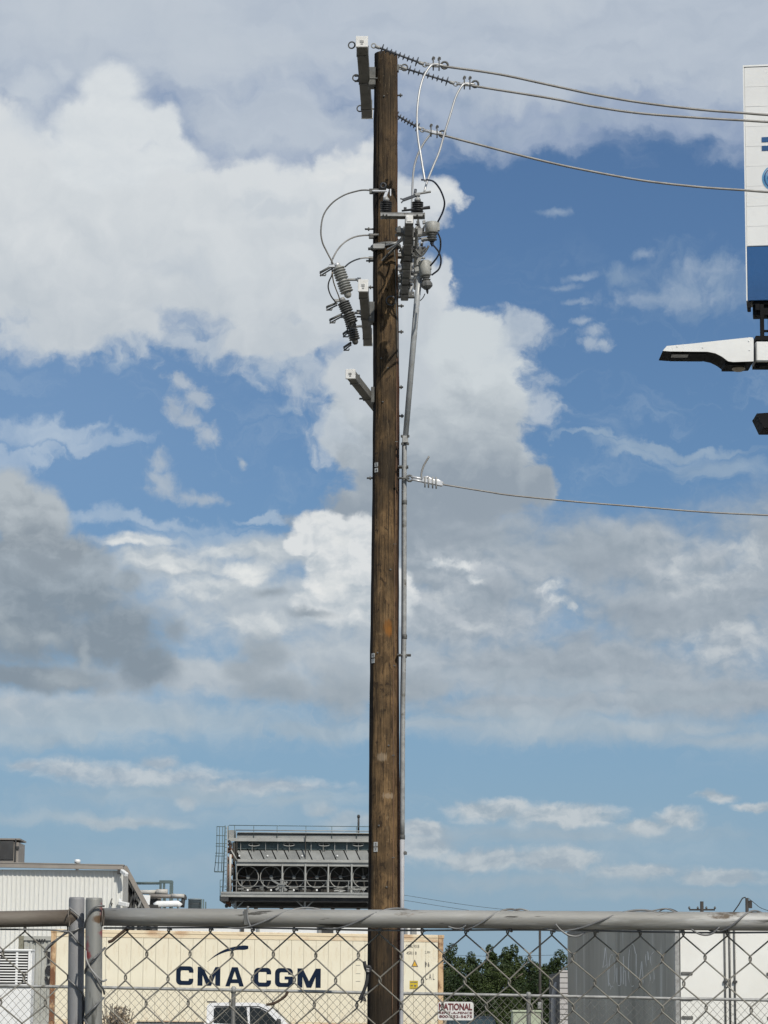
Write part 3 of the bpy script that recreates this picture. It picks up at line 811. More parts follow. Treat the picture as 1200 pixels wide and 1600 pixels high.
for i, (Y, xl, xr) in enumerate(((28.03, XL, XR), (29.58, XL + .02, XR - .02), (30.6, XL + .03, XR - .02))):
    zc = zb + .065
    mb = MB()
    mb.box(V((xl + xr) / 2, Y, zc), (xr - xl, .12, .012), bev=.002)
    mb.box(V((xl + xr) / 2, Y - .056, zc - .015), (xr - xl, .008, .034))
    mb.box(V((xl + xr) / 2, Y + .056, zc - .015), (xr - xl, .008, .034))
    mb.build('channel', M_galv, sw)
    for k, xx in enumerate((xl + .055, xr - .075)):
        b = V(xx, Y, zc + .006)
        ins = MB()
        ins.lathe(b, V(0, 0, 1), [(0, .022), (.018, .022)] + [q for j in range(5) for q in ((.02 + j * .022, .030), (.026 + j * .022, .060), (.031 + j * .022, .060), (.038 + j * .022, .030))] + [(.132, .03), (.134, .0)], 18)
        io = ins.build('post_insulator', M_blk, sw)
        mb = MB(); mb.lathe(b + V(0, 0, .13), V(0, 0, 1), [(0, .03), (.015, .034), (.03, .03), (.045, .016), (.06, .014)], 12); mb.build('cap', M_galv, io)
        top = b + V(0, 0, .19)
        mb = MB()
        if k == 0:
            mb.box(top + V(-.0, 0, .02), (.03, .03, .10), (V(.94, 0, -.34), V(0, 1, 0), V(.34, 0, .94)), .003)
            mb.box(top + V(-.065, 0, .045), (.15, .04, .014), bev=.002)
            mb.box(top + V(.045, 0, .03), (.012, .04, .07))
            mb.build('terminal', M_alu, io)
            mb = MB(); mb.ring(top + V(-.03, -.01, .10), V(0, 1, 0), .026, .013); mb.build('hook_eye', M_blk, io)
        else:
            mb.box(top + V(.05, 0, .03), (.17, .04, .014), (V(.98, 0, .17), V(0, 1, 0), V(-.17, 0, .98)), .002)
            mb.box(top + V(.0, 0, .01), (.05, .05, .03), bev=.003)
            mb.build('terminal', M_galv, io)
            mb = MB(); mb.beam(top + V(.01, 0, .015), top + V(-.145, 0, -.045), .03, .026)
            mb.beam(top + V(-.14, 0, -.04), top + V(-.175, 0, -.03), .012, .012); mb.beam(top + V(-.14, 0, -.045), top + V(-.165, 0, -.075), .012, .012)
            mb.tube([top + V(-.03, 0, 0), top + V(-.02, 0, .07)], .014, 8)
            mb.build('blade', M_poly, io)
    # the interrupter bar and the linkage under it
    mb = MB()
    mb.tube([V(xr - .235, Y - .03, zc + .03), V(xr + .05, Y - .03, zc + .068)], .014, 8, radii=[.010, .018])
    mb.box(V(xr - .20, Y - .03, zc + .05), (.03, .03, .03))
    mb.build('interrupter', M_blk, sw)
    UN.append((Y, xl, xr, zc))
# linkage clutter between the beam and the operating pipe
rr = random.Random(5)
def piece(px, py, Y, w, h, d=.05, m=M_galv, name='linkage_plate', tilt=0.0, bev=.004):
    c = P(px, py, Y); k = 1 / ppm(c)
    ax = (V(math.cos(tilt), 0, math.sin(tilt)), V(0, 1, 0), V(-math.sin(tilt), 0, math.cos(tilt)))
    return MB().box(c, (w * k, d, h * k), ax, bev).build(name, m, sw)
piece(640, 361.5, 28.6, 41, 8, .08, M_galvd, 'cross_plate')
piece(638, 368, 28.7, 42, 2.2, .05, M_galv, 'cross_plate')
piece(656, 363, 28.5, 7, 12, .04)
piece(652, 372, 28.8, 4, 12, .04)
piece(651, 385, 29.0, 8, 10, .05)
piece(647, 383, 29.2, 2.5, 16, .05)
piece(664, 374, 28.5, 12, 5, .04, M_galv, 'cross_plate', .1)
piece(652, 396, 29.2, 9, 2.5, .05, M_galv, 'linkage_plate', -.1)
piece(656, 392, 29.2, 7, 12, .05, M_galvd, 'linkage_plate', .4)
piece(662, 391, 29.0, 10, 3, .03, M_galvd, 'linkage_plate', .7)
piece(654, 407, 29.4, 7, 18, .06)
piece(645, 411, 29.6, 3.5, 19, .05, M_alu)
piece(648, 403, 29.6, 7, 2.5, .05, M_alu)
piece(647, 413, 29.8, 6, 14, .03, M_blk)
piece(657, 415, 29.4, 5, 10, .05, M_galvd)
piece(652, 422, 29.6, 9, 7, .08, M_galv, 'bell_crank', .3)
piece(655, 430, 29.6, 16, 3, .04, M_galv, 'cross_plate')
piece(644, 436, 30.4, 6, 9, .05, M_alu, 'linkage_plate', .2)
piece(643, 450, 30.6, 4, 14, .04, M_alu)
piece(637, 424, 30.2, 27, 3.4, .06, M_galvd, 'cross_plate')
piece(636, 432, 30.4, 27, 2, .05, M_galv, 'cross_plate')
piece(634.5, 461, 31.1, 26, 9, .07, M_galvd, 'end_bracket')
piece(624, 418, 30.0, 5, 10, .05, M_alu)
piece(623, 435, 30.3, 3.5, 8, .05, M_galv, 'linkage_plate', .3)
piece(623, 449, 30.5, 2.5, 12, .05, M_galv)
piece(659, 439, 29.8, 14, 3, .04, M_galvd, 'cross_plate', .15)
piece(622, 357, 28.7, 9, 4, .06, M_galvd, 'linkage_plate', .4)
for k in range(34):
    px, py = rr.uniform(643, 663), rr.uniform(345, 452)
    if py > 420: px = rr.uniform(624, 652)
    piece(px, py, 28.6 + (py - 345) * .018, rr.uniform(1.5, 6), rr.uniform(1.5, 6), .04, rr.choice((M_galv, M_galv, M_galvd, M_blk, M_alu)), 'switch_fitting', rr.uniform(-.5, .5))
for px, py in ((624.5, 462), (639, 462), (645, 461), (625.6, 428.6), (646, 362), (654, 363), (662, 336.2), (604, 336.2), (599, 336.2), (652, 336.2)):
    p = P(px, py, 31.04 if py > 450 else (30.2 if py > 400 else (28.53 if py > 340 else 27.965)))
    mb = MB(); mb.lathe(p, V(0, -1, 0), [(0, .010), (.012, .010), (.018, .005)], 6, False); mb.build('bolt', M_alu if py > 350 else M_galvd, sw)
for (pts, r) in (([(641, 377), (652, 374), (662, 372), (668, 371)], .008), ([(646, 385), (657, 399), (664, 394), (670, 384)], .012), ([(645, 397), (650, 401), (660, 400)], .009), ([(653, 340), (655, 352), (659, 360), (664, 352)], .011), ([(652, 345), (654, 356), (662, 362)], .012)):
    mb = MB(); mb.tube(smooth([P(x, y, 28.9) for x, y in pts], 4), r, 6); mb.build('linkage_rod', M_galvd, sw)
# phase shaft along the beam
mb = MB(); mb.tube([V(P(651, 350, 28.3).x, 28.2, zb - .02), V(P(648, 440, 30.6).x, 30.7, zb - .02)], .015, 8); mb.build('phase_shaft', M_galv, sw)
# grey looped lead beside the beam
jumper([(616, 382), (623, 384), (627.5, 392), (629, 402), (626.5, 411)], 29.2, 29.4, .013, 'grey lead hanging between the pole and the switch beam', M_galvd)
jumper([(629, 366), (629, 372), (625, 378), (616, 384), (605, 390)], 28.9, 29.2, .010, 'pale lead looping back from the switch beam to the pole', M_galv)
jumper([(652, 470), (656, 470), (661, 465), (664, 459)], 29.4, 29.4, .005, 'hair thin wire hooking off the operating pipe under the sensors', M_wire)

# ================================================================== sensors with cable loops
def sensor(pix_top, pix_bot, Y, r, label, lower=False):
    a = P(pix_top[0], pix_top[1], Y); b = P(pix_bot[0], pix_bot[1], Y)
    ax = (b - a).normalized(); L = (b - a).length
    t = thing('line_sensor', label, 'line sensor', a, 'grey drum sensors on the switch')
    mb = MB(); mb.lathe(a, ax, [(0, r * .9), (.008, r), (L * .44, r), (L * .47, r * .85), (L * .47, .0)], 20); mb.build('drum', M_gpoly, t)
    mb = MB(); mb.lathe(a + ax * (L * .47), ax, [(0, r * .45)] + [q for j in range(3) for q in ((.006 + j * .026, r * .5), (.012 + j * .026, r * .78), (.017 + j * .026, r * .78), (.024 + j * .026, r * .5))] + [(.086, r * .4)], 18); mb.build('sheds', M_gpoly2, t)
    mb = MB(); mb.lathe(a + ax * (L * .47 + .08), ax, [(0, r * .3), (.03, r * .28), (L * .53 - .09, r * .2), (L * .53 - .07, .004)], 10); mb.build('plug', M_blk, t)
    if lower:
        mb = MB(); mb.lathe(a + ax * (L * .62), ax, [(0, r * .7), (.03, r), (.06, r), (.09, r * .5)], 8, False); mb.build('hood', M_gpoly2, t)
    mb = MB(); mb.box(a + ax * .05 + V(r * .95, -.01, 0), (.03, .05, .08)); mb.build('side_tab', M_gpoly, t)
    mb = MB(); mb.beam(a + ax * (L * .5), a + ax * (L * .5) + V(-.14, .1, .01), .04, .02); mb.build('bracket', M_galv, t)
    return t
sensor((674.5, 347.5), (675, 384), 28.3, .068, 'upper grey drum sensor with the black cable loops')
sensor((662.5, 408), (668, 458), 29.3, .062, 'lower grey drum sensor tilted beside the operating pipe', True)
for pts, lab in ((((659, 281), (668, 281), (678, 284), (687, 295), (693, 309), (694.5, 320), (691, 333), (684, 347)), 'upper black cable loop from the jumper down to the sensor'),
                 (((684, 364), (688, 374), (688, 388), (683.7, 401), (672.8, 415)), 'black cable running from the upper sensor down to the lower sensor'),
                 (((676, 382), (685, 393), (689, 406), (686, 420), (675, 429.5)), 'black cable bulging furthest out beside the lower sensor')):
    jumper(pts, 28.25, 29.0, .0095, lab, M_cable, 'black cable loops at the sensors', 'cable_loop')

# ================================================================== operating pipe
pipe = thing('operating_pipe', 'long galvanised switch operating pipe down the right side of the pole', 'pipe', P(631, 1800, 29.35))
mb = MB(); mb.tube([P(656, 428, 29.35), P(651.5, 470, 29.35), P(633.5, 684, 29.35)], .030, 12, radii=[.028, .031, .029]); mb.build('upper_pipe', mat('pipe_zinc', (.44, .45, .45), (.34, .35, .35), 8, rough=.5, metal=.1), pipe)
mb = MB(); mb.tube(smooth([P(632.3, 690, 29.35), P(632, 760, 29.35), P(631.8, 900, 29.35), P(631.5, 1000, 29.35), P(629.8, 1100, 29.35), P(629.2, 1200, 29.35), P(628.8, 1308, 29.35)], 4), .023, 12); mb.build('lower_pipe', M_galv, pipe)
mb = MB(); mb.tube([P(628.6, 1306, 29.35), P(628.4, 1440, 29.35), P(627, 1600, 29.35), P(626, 1815, 29.35)], .019, 12, radii=[.024, .020, .020, .020]); mb.build('bottom_pipe', mat('pale_conduit', (.40, .40, .41), (.33, .33, .34), 4, rough=.6), pipe)
mb = MB(); mb.box(P(633, 687, 29.33), (.062, .07, .075), bev=.006); cpl = mb.build('coupling', M_galv, pipe)
for dx, dy in ((-5, 681.5), (5, 681.5), (-4.5, 693.5), (4.5, 693.5)):
    mb = MB(); mb.lathe(P(633 + dx, dy, 29.3), V(0, 0, 1), [(-.012, .014), (.012, .014)], 6, False); mb.build('bolt', M_galvd, cpl)
for py, x0, x1 in ((729.5, 622, 638), (1023.5, 621, 642), (1331, 625, 634)):
    mb = MB(); mb.box((P(x0, py, 29.4) + P(x1, py + .6, 29.4)) / 2, ((x1 - x0) / 150, .12, .014)); mb.box(P(632, py + 2, 29.36), (.05, .06, .03), bev=.004); mb.build('guide_bracket', M_galvd, pipe)
for py in (785, 995, 1308):
    mb = MB(); mb.lathe(P(632 if py < 1100 else 628.8, py, 29.35), V(0, 0, 1), [(-.025, .023), (-.02, .027), (.02, .027), (.025, .023)], 12); mb.build('sleeve', M_galvd, pipe)
mb = MB(); mb.tube(smooth([P(629.8, 696, 29.39), P(629.2, 760, 29.39), P(629, 900, 29.4), P(628.6, 1000, 29.4), P(627.2, 1100, 29.4), P(626.6, 1250, 29.4), P(626.4, 1305, 29.4)], 4), .012, 8); mb.build('signal_cable', M_cable, pipe)

# ================================================================== neutral dead-end
nd = thing('neutral_clamp', 'bright bolted clamp anchoring the lone thin line halfway up the pole', 'line clamp', P(628, 747, 29.5))
mb = MB(); mb.tube([P(622, 747, 29.3), P(640, 747.5, 29.3)], .011, 8); mb.ring(P(640, 747.5, 29.3), V(0, 1, 0), .03, .012); mb.build('thimble_eye', M_galvd, nd)
for dz in (-.012, .016):
    mb = MB(); mb.tube([P(642, 747, 29.3) + V(0, 0, dz), P(662, 751, 29.3) + V(0, 0, dz)], .012, 8); mb.build('clevis', M_alu, nd)
mb = MB(); mb.beam(P(659, 750, 29.3), P(692, 757, 29.3), .04, .05, bev=.008); mb.tube([P(659, 748, 29.3), P(668, 746, 29.3), P(676, 751, 29.3), P(684, 751, 29.3), P(692, 756, 29.3)], .02, 8); mb.build('clamp_body', M_alu, nd)
for px in (664, 669.5, 676, 681.5):
    mb = MB(); mb.tube([P(px, 745, 29.28), P(px, 763 - (676 - px) * .12, 29.28)], .009, 6); mb.build('u_bolt', M_galv, nd)
jumper([(659, 748), (658.5, 740), (662, 728), (670.5, 713)], 29.3, 29.3, .010, 'short cut tail of wire sticking up from the neutral clamp', M_wire, None)

# ================================================================== hanging fuse insulators on the middle arm
def cutout(top, bot, Y, r, m, label, hooks, arm_pt, splits=2):
    a = P(top[0], top[1], Y); b = P(bot[0], bot[1], Y)
    ax = (b - a).normalized(); L = (b - a).length
    t = thing('fuse_insulator', label, 'fuse cutout', a, 'ribbed fuse insulators hanging from the middle crossarm')
    mb = MB(); mb.lathe(a, ax, [(0, r * .35), (.01, r * .5), (L * .06, r * .62), (L * .5, r * .62), (L * .94, r * .55), (L, r * .3)], 14); mb.build('core', m, t)
    for g in range(splits):
        base = L * (.10 + g * (.82 / splits))
        span = .82 / splits * L * .74
        for j in range(5):
            c = base + span * j / 4
            mb = MB(); mb.lathe(a + ax * c, ax, [(-.007, r * .62), (-.003, r), (.004, r), (.009, r * .62)], 16); mb.build('shed', m, t)
    mb = MB(); mb.lathe(a - ax * .03, ax, [(0, .012), (.005, .03), (.035, .034), (.045, .02)], 10); mb.box(a + V(-.04, 0, -.005), (.09, .03, .03), bev=.003); mb.build('top_fitting', M_alu if m is M_gpoly else M_galv, t)
    for (x0, y0, x1, y1) in hooks:
        h0 = P(x0, y0, Y); h1 = P(x1, y1, Y)
        d = h1 - h0
        mb = MB(); mb.tube([h0, h1], .013, 8)
        mb.tube([h0 + V(0, .02, -.02), h1 + V(0, .02, -.03)], .008, 6)
        mb.build('contact_arm', M_galvd, t)
        mb = MB(); mb.tube([h1, h1 + V(.012, 0, -.03), h1 + V(.055, 0, -.03), h1 + V(.06, 0, -.012)], .008, 6); mb.build('hook', M_gpoly2, t)
    mid = P(arm_pt[0], arm_pt[1], Y)
    mb = MB(); mb.tube(smooth([a + ax * L * .45, mid + V(-.06, 0, .0), mid], 4), .014, 8); mb.box(mid, (.04, .06, .03)); mb.build('bracket', M_galv, t)
    return t
cutout((527, 415), (545, 465), 28.5, .068, M_gpoly, 'uppermost pale grey fuse insulator, brightest of the hanging three', [(522, 414, 500, 426)], (561, 437))
cutout((535, 469), (553, 512), 29.5, .066, M_gpoly2, 'middle dark ribbed fuse insulator just under the pale one', [(527, 473, 510, 480), (534, 491, 515, 500)], (565, 489))
cutout((545, 494), (556, 538), 30.5, .060, M_gpoly2, 'lowest dark ribbed fuse insulator, partly behind the middle one', [(544, 516, 536, 522), (549, 535, 537, 543)], (568, 510))
jumper([(590, 297), (581.6, 297.5), (568, 297), (556, 299), (537.5, 305), (518.8, 317.5), (505.6, 336), (501.4, 360), (503.8, 378.5), (510, 392), (517.8, 407), (521, 414)], 28.05, 28.5, .0085, 'longest thin wire arc, swinging widest left of the pole', M_wire, 'thin wire arcs left of the pole')
jumper([(590, 367), (580, 367.5), (566, 368), (552, 371), (538, 379), (527, 391), (520, 404), (518, 411)], 29.4, 28.6, .0085, 'middle thin wire arc left of the pole', M_wire, 'thin wire arcs left of the pole')
jumper([(590, 403), (578, 403), (568, 403), (556, 406), (546, 411), (539, 417)], 30.4, 30.3, .0085, 'shortest thin wire arc, just above the middle crossarm', M_wire, 'thin wire arcs left of the pole')
jumper([(518, 413), (519, 428), (514, 440), (513, 450), (517, 462), (525, 473)], 28.6, 29.5, .0075, 'grey lead bowing between the upper two fuse insulators', M_galvd, 'thin wire arcs left of the pole')
M_tan = mat('tan_lead', (.42, .34, .24), rough=.6)
jumper([(519, 426), (521, 440), (525, 452), (529, 462), (531, 470)], 28.6, 29.4, .0065, 'tan lead hanging down beside the pale fuse insulator', M_tan, 'thin wire arcs left of the pole')
for px, py, Y in ((581, 297, 28.05), (580, 367, 29.4), (580, 403, 30.4)):
    mb = MB(); mb.tube([P(px - 4, py, Y), P(px + 12, py, Y)], .016, 8); mb.box(P(px, py + 3, Y), (.05, .04, .04), bev=.004)
    mb.build('wire_lug', M_galvd, sw)

# ================================================================== ground
def flat(name, x0, x1, y0, y1, z, m, kind='structure', nx=1, ny=1):
    mb = MB(); mb.add([V(x0, y0, z), V(x1, y0, z), V(x1, y1, z), V(x0, y1, z)], [(0, 1, 2, 3)])
    o = mb.build(name, m, None, loc=(0, 0, 0)); o['kind'] = kind
    return o
M_ground = mat('gravel_ground', (.17, .155, .13), (.10, .095, .08), .6, rough=.95, bump=.02, bscale=9, spots=[((.09, .10, .05), .12, .52, .1, Z1)])
M_yard = mat('concrete_yard', (.30, .29, .27), (.22, .215, .20), .5, rough=.9, bump=.003, bscale=20, spots=[((.10, .10, .095), .3, .60, .08, Z1)])
flat('ground', -1500, 1500, -300, 3000, 0, M_ground)
flat('container_yard', -60, 60, 36, 170, .02, M_yard)

# ================================================================== chain link fence in front (gate leaf + fixed panel)
def paint_fence(T, tc, col):
    r = T.noise(T.v('MULTIPLY', tc, (1, 1, 1)), 9, 4, .7)
    return T.mix(T.m('MULTIPLY', T.step(r, .66, .70), .7), col, (.16, .07, .035))
M_rail = mat('galvanised_fence_pipe', (.38, .37, .34), (.25, .24, .215), 5, stretch=(.35, 1, 2.2), rough=.5, metal=.25, bump=.0006, bscale=60, extra=paint_fence,
             spots=[((.07, .065, .055), 14, .60, .04, (.3, 2, 4)), ((.52, .51, .48), 5, .52, .08, (.2, 1, 2.5)), ((.13, .10, .07), 9, .635, .05, (.6, 1, 1.6))])
M_post = mat('weathered_fence_post', (.30, .30, .30), (.19, .19, .195), 5, stretch=(1, 1, .35), rough=.6, metal=.1, bump=.0006, bscale=50,
             spots=[((.07, .07, .075), 9, .57, .06, (1, 1, .3)), ((.48, .49, .48), 12, .58, .06, (1, 1, .35)), ((.30, .30, .30), 40, .58, .04, (1, 1, 1))])
def red_marks(T, tc, col):
    x, y, z = T.xyz(tc)
    n = T.noise(tc, 30, 4, .7)
    c = col
    for (zz, xx, w, h) in ((PT.z - .025, .012, .012, .035), (PT.z - .10, -.014, .006, .04), (PT.z - .058, .010, .014, .012), (P(136, 1492, 5).z, -.010, .007, .010)):
        d = T.v('LENGTH', T.comb(T.m('MULTIPLY', T.m('SUBTRACT', x, xx), 1 / w), T.m('MULTIPLY', T.m('SUBTRACT', z, zz), 1 / h)))
        c = T.mix(T.m('MULTIPLY', T.step(T.m('MULTIPLY_ADD', n, 3.0, d), 2.3, 1.7), .7), c, (.26, .03, .035))
    for (zz, xx, w, h) in ((P(150, 1436, 5).z, .004, .012, .010),):
        d = T.v('LENGTH', T.comb(T.m('MULTIPLY', T.m('SUBTRACT', x, xx), 1 / w), T.m('MULTIPLY', T.m('SUBTRACT', z, zz), 1 / h)))
        c = T.mix(T.step(T.m('MULTIPLY_ADD', n, 1.8, d), 1.9, 1.5), c, (.10, .06, .03))
    return c
PT = P(147, 1403, 5)
M_post2 = mat('gate_post_pipe', (.28, .28, .26), (.19, .19, .175), 5, stretch=(1, 1, .35), rough=.55, metal=.2, bump=.0006, bscale=50, extra=red_marks,
              spots=[((.08, .08, .07), 9, .60, .05, (1, 1, .3)), ((.44, .44, .40), 12, .58, .08, (1, 1, .4)), ((.16, .12, .08), 16, .63, .04, (1, 1, .6))])
M_rust = mat('rusty_brown_pipe', (.16, .14, .115), (.085, .065, .05), 6, stretch=(.6, 1, 2), rough=.7, bump=.001, bscale=50, spots=[((.20, .07, .045), 8, .60, .06, (.5, 1, 1)), ((.24, .23, .21), 9, .60, .06, (.5, 1, 2))])
M_mesh = mat('dull_chain_link_wire', (.25, .235, .20), (.16, .15, .125), 10, rough=.6, metal=.05)
M_tie = mat('dull_steel_tie_wire', (.22, .22, .215), (.14, .14, .14), 14, rough=.5, metal=.3)

def pipe_rail(mb, a, b, r, seg=20, n=24, wob=.0006):
    pts = [a + (b - a) * (k / n) + V(0, mn.noise(V(k * .7, 3, 1)) * wob, mn.noise(V(k * .6, 9, 5)) * wob) for k in range(n + 1)]
    mb.tube(pts, r, seg)

gate = thing('gate_leaf', 'grey chain link gate leaf with thick dented top rail, nearest the viewer', 'gate', V(P(147, 1500, 5).x, 5.02, 0))
panel = thing('chain_link_fence', 'chain link fence panel with brown rusty rail beside the gate post', 'fence', V(P(119, 1500, 5).x, 5.05, 0))
g0, g1 = P(148, 1432.5, 5.06), P(1200, 1440, 4.86)
gd = (g1 - g0); gdx = gd / gd.x
gend = g0 + gdx * 3.5
mb = MB(); pipe_rail(mb, g0, gend, .0155); mb.build('top_rail', M_rail, gate)
def post(px, py, Y, r, m, par, px2=None, py2=1600):
    a = P(px, py, Y); b = P(px2 or px, py2, Y)
    k = (a.z) / (a.z - b.z); c = a + (b - a) * k
    mb = MB(); mb.tube([c, b, a - V(0, 0, .004), a], r, 24, radii=[r, r, r, r * .93])
    mb.build('post', m, par)
    return a, c
post(147, 1403, 5.02, .0147, M_post2, gate, 146)
post(120, 1402, 5.06, .0138, M_post, panel, 118)
mb = MB(); mb.tube([gend, V(gend.x, gend.y, 0.03)], .0155, 16); mb.build('post', M_post2, gate)
mb = MB(); mb.tube([V(g0.x, g0.y, .12), V(gend.x, gend.y, .12)], .0155, 16); mb.build('bottom_rail', M_rail, gate)
l0 = P(119, 1434, 5.06); l1 = P(0, 1436.5, 5.02); ld = (l1 - l0) / (l1.x - l0.x)
lend = l0 + ld * (-2.6)
mb = MB(); pipe_rail(mb, l0, lend, .0142); mb.build('top_rail', M_rust, panel)
mb = MB(); mb.tube([lend + V(0, 0, .03), V(lend.x, lend.y, 0)], .0145, 16); mb.build('post', M_post, panel)
# rusty weld bead at the rail ends
for px, py, Y, par in ((108, 1434, 5.03, panel), (161, 1433, 5.02, gate)):
    mb = MB(); mb.ring(P(px, py, Y), V(1, 0, 0), .0150, .0012, 18, 5); mb.build('weld', M_rust, par)

# woven wires: every wire zigzags between two columns of knuckles and hooks round its neighbours
HW, HH = .0372, .0420      # half diamond
def woven(par, o, ex, i0, i1, rows, fy, clip_x=None, seed=1, skip_top=0):
    rg = random.Random(seed)
    def wobx(i, j):
        return V(mn.noise(V(i * .35, j * .35, seed)) * .0035, mn.noise(V(i * .4, j * .3, seed + 9)) * .003, mn.noise(V(i * .35, j * .35, seed + 5)) * .003)
    n = 0
    for i in range(i0, i1):
        pts = []
        for j in range(rows):
            right = (i + j) % 2 == 1
            col = i + 1 if right else i
            e = .0016 if right else -.0016
            c = o + ex * (col * HW) + V(0, 0, -j * HH) + wobx(col, j)
            s = 1 if right else -1
            d = .0021
            pts.append(c + ex * (e * .2) + V(0, -d * s, .0048))
            pts.append(c + ex * e + V(0, -d * s * .5, .002))
            pts.append(c + ex * e + V(0, d * s * .5, -.002))
            pts.append(c + ex * (e * .2) + V(0, d * s, -.0048))
        mb = MB(); mb.tube(pts, .0014, 5)
        mb.build('woven_wire', M_mesh, par)
        n += 1
    return n
tA = P(199, 1451.5, 5.075)
exg = Vector((gd.x, gd.y, 0)).normalized()
exs = Vector((gd.x, gd.y, gd.z)).normalized()
woven(gate, tA + V(0, .0, 0), exs, -1, 45, 40, 0, seed=2)
exl = Vector((l0 - lend)).normalized()
tL = P(39, 1450.5, 5.04)
woven(panel, tL, exl, -30, 2, 40, 0, seed=4)
# tension wires along the underside of the rails
def wire(pix, Y, r, par, name='tie_wire', m=M_tie, seg=6, n=6):
    pts = [P(x, y, (Y if not isinstance(Y, (list, tuple)) else Y[i])) for i, (x, y) in enumerate(pix)]
    mb = MB(); mb.tube(smooth(pts, n), r, seg)
    return mb.build(name, m, par)
def gy(px):
    return 5.06 + (px - 148) / 1052 * (4.86 - 5.06)
pix = [(162, 1450)] + [(x, 1449.5 + (x - 200) * .0073 + 1.2 * math.sin(x * .013)) for x in range(230, 1330, 70)]
wire(pix, [gy(x) for x, _ in pix], .0018, gate, 'tension_wire')
wire([(0, 1452), (50, 1452.5), (80, 1453), (107, 1456)], 5.03, .0018, panel, 'tension_wire')
# loops that hang the mesh on the rail
def loop_wire(xa, xb, r=.0020, tails=True):
    """one turn from under the rail, over its front and round the back"""
    Y = gy((xa + xb) / 2)
    yb = 1432.5 + (xa - 148) * .0071
    A = P(xa, yb, Y); B = P(xb, yb + (xb - xa) * .0071, Y)
    pts = []
    for k in range(-3, 15):
        t = k / 10.0
        ang = math.pi * (1.32 - 1.0 * t) if False else None
        th = -math.pi * .55 + t * math.pi * 1.15     # 0 = towards the camera, + = up
        c = A + (B - A) * t
        R_ = .0178
        pts.append(c + V(0, -math.cos(th) * R_, math.sin(th) * R_))
    mb = MB(); mb.tube(smooth(pts, 3), r, 6)
    return mb.build('tie_wire', M_tie, gate)
for xa, xb in ((366, 492), (512, 632), (718, 806), (872, 1015), (1118, 1186)):
    loop_wire(xa, xb, .0017)
wire([(700, 1448), (712, 1451), (722, 1450), (728, 1446)], gy(720) - .017, .0017, gate)
wire([(868, 1444), (876, 1453), (888, 1461), (902, 1463), (914, 1457)], gy(880) - .016, .0018, gate)
wire([(1080, 1452), (1092, 1459), (1104, 1461), (1114, 1458), (1124, 1449)], gy(1100) - .016, .0018, gate)
wire([(806, 1421), (815, 1420.5), (828, 1424)], gy(815) - .004, .0015, gate)
wire([(1015, 1424), (1030, 1421), (1042, 1420), (1056, 1425)], gy(1035) + .006, .0014, gate)
wire([(388, 1416), (386, 1424), (387, 1436), (391, 1447), (394, 1452)], gy(387) - .016, .0022, gate)
mb = MB(); mb.box(P(384.5, 1433, gy(385) - .0155), (.007, .004, .026)); mb.build('tie_strap', M_galvd, gate)
for x in (199, 264, 329, 394, 461, 527, 594, 660, 728, 796, 863, 931, 998, 1066, 1134):
    mb = MB(); mb.ring(P(x + 1, 1450.5 + (x - 200) * .006, gy(x)), V(.5, .2, 1), .0038, .0016, 8, 5); mb.build('tie_clip', M_tie, gate)
# stray wires wound round the two posts
wire([(108, 1418), (113, 1422), (120, 1428), (128, 1434), (131, 1437)], 5.040, .0016, panel)
wire([(163, 1416), (157, 1415), (148, 1418), (139, 1427), (134, 1440), (133, 1449)], [5.006, 5.002, 5.0, 5.003, 5.012, 5.03], .0019, gate)
wire([(133, 1449), (125, 1450), (116, 1454), (104, 1458), (92, 1466), (76, 1478), (69, 1488)], [5.03, 5.045, 5.042, 5.045, 5.05, 5.05, 5.05], .0019, panel)
wire([(96, 1455), (104, 1454), (112, 1459), (122, 1472), (131, 1482)], [5.05, 5.045, 5.042, 5.042, 5.06], .0016, panel)
wire([(134, 1486), (135, 1499), (142, 1514), (152, 1526), (160, 1533), (166, 1531)], [5.01, 5.0, 4.999, 5.0, 5.01, 5.03], .0018, gate, m=M_galv)
wire([(164, 1481), (150, 1495), (142, 1502), (134, 1514), (133, 1521)], [5.03, 5.0, 5.0, 5.008, 5.02], .0019, gate)
wire([(143, 1515), (150, 1526), (156, 1538), (161, 1545), (163, 1553)], [5.0, 4.999, 5.002, 5.01, 5.03], .0019, gate)
wire([(162, 1559), (150, 1571), (138, 1583), (132, 1591), (136, 1600), (142, 1606)], [5.03, 5.0, 5.0, 5.01, 5.0, 5.0], .0019, gate)
wire([(106, 1530), (114, 1537), (126, 1548), (131, 1558), (132, 1568)], [5.05, 5.044, 5.044, 5.05, 5.06], .0019, panel)
wire([(129, 1478), (126, 1500), (122, 1520), (126, 1545), (131, 1570), (129, 1600)], 5.055, .0022, panel, m=M_blk)
M_gunk = mat('hardened_brown_residue', (.07, .045, .03), rough=.9, bump=.002, bscale=60)
wire([(201, 1449), (192, 1456), (182, 1464), (175, 1470), (169, 1472)], gy(185) - .001, .0030, gate, 'residue', M_gunk)
wire([(450, 1549), (446, 1556), (437, 1563), (427, 1568), (416, 1570)], gy(440) + .002, .0026, gate, 'residue', M_gunk)
strap = thing('rubber_strap', 'frayed black rubber strap tied to the gate mesh next to the pole', 'strap', P(570, 1530, 4.99))
wire([(569, 1502), (571, 1512), (574, 1520), (573, 1534), (569, 1547), (565, 1556), (562, 1562)], 4.975, .0034, strap, 'strap_band', M_blk)
wire([(571, 1512), (577, 1510), (579, 1515), (574, 1520)], 4.972, .0026, strap, 'knot', M_blk)
wire([(563, 1567), (567, 1562), (571, 1564), (569, 1558), (566, 1563)], 4.972, .0016, strap, 'frayed_end', M_blk)
M_pale = mat('pale_band', (.35, .34, .33), rough=.6)
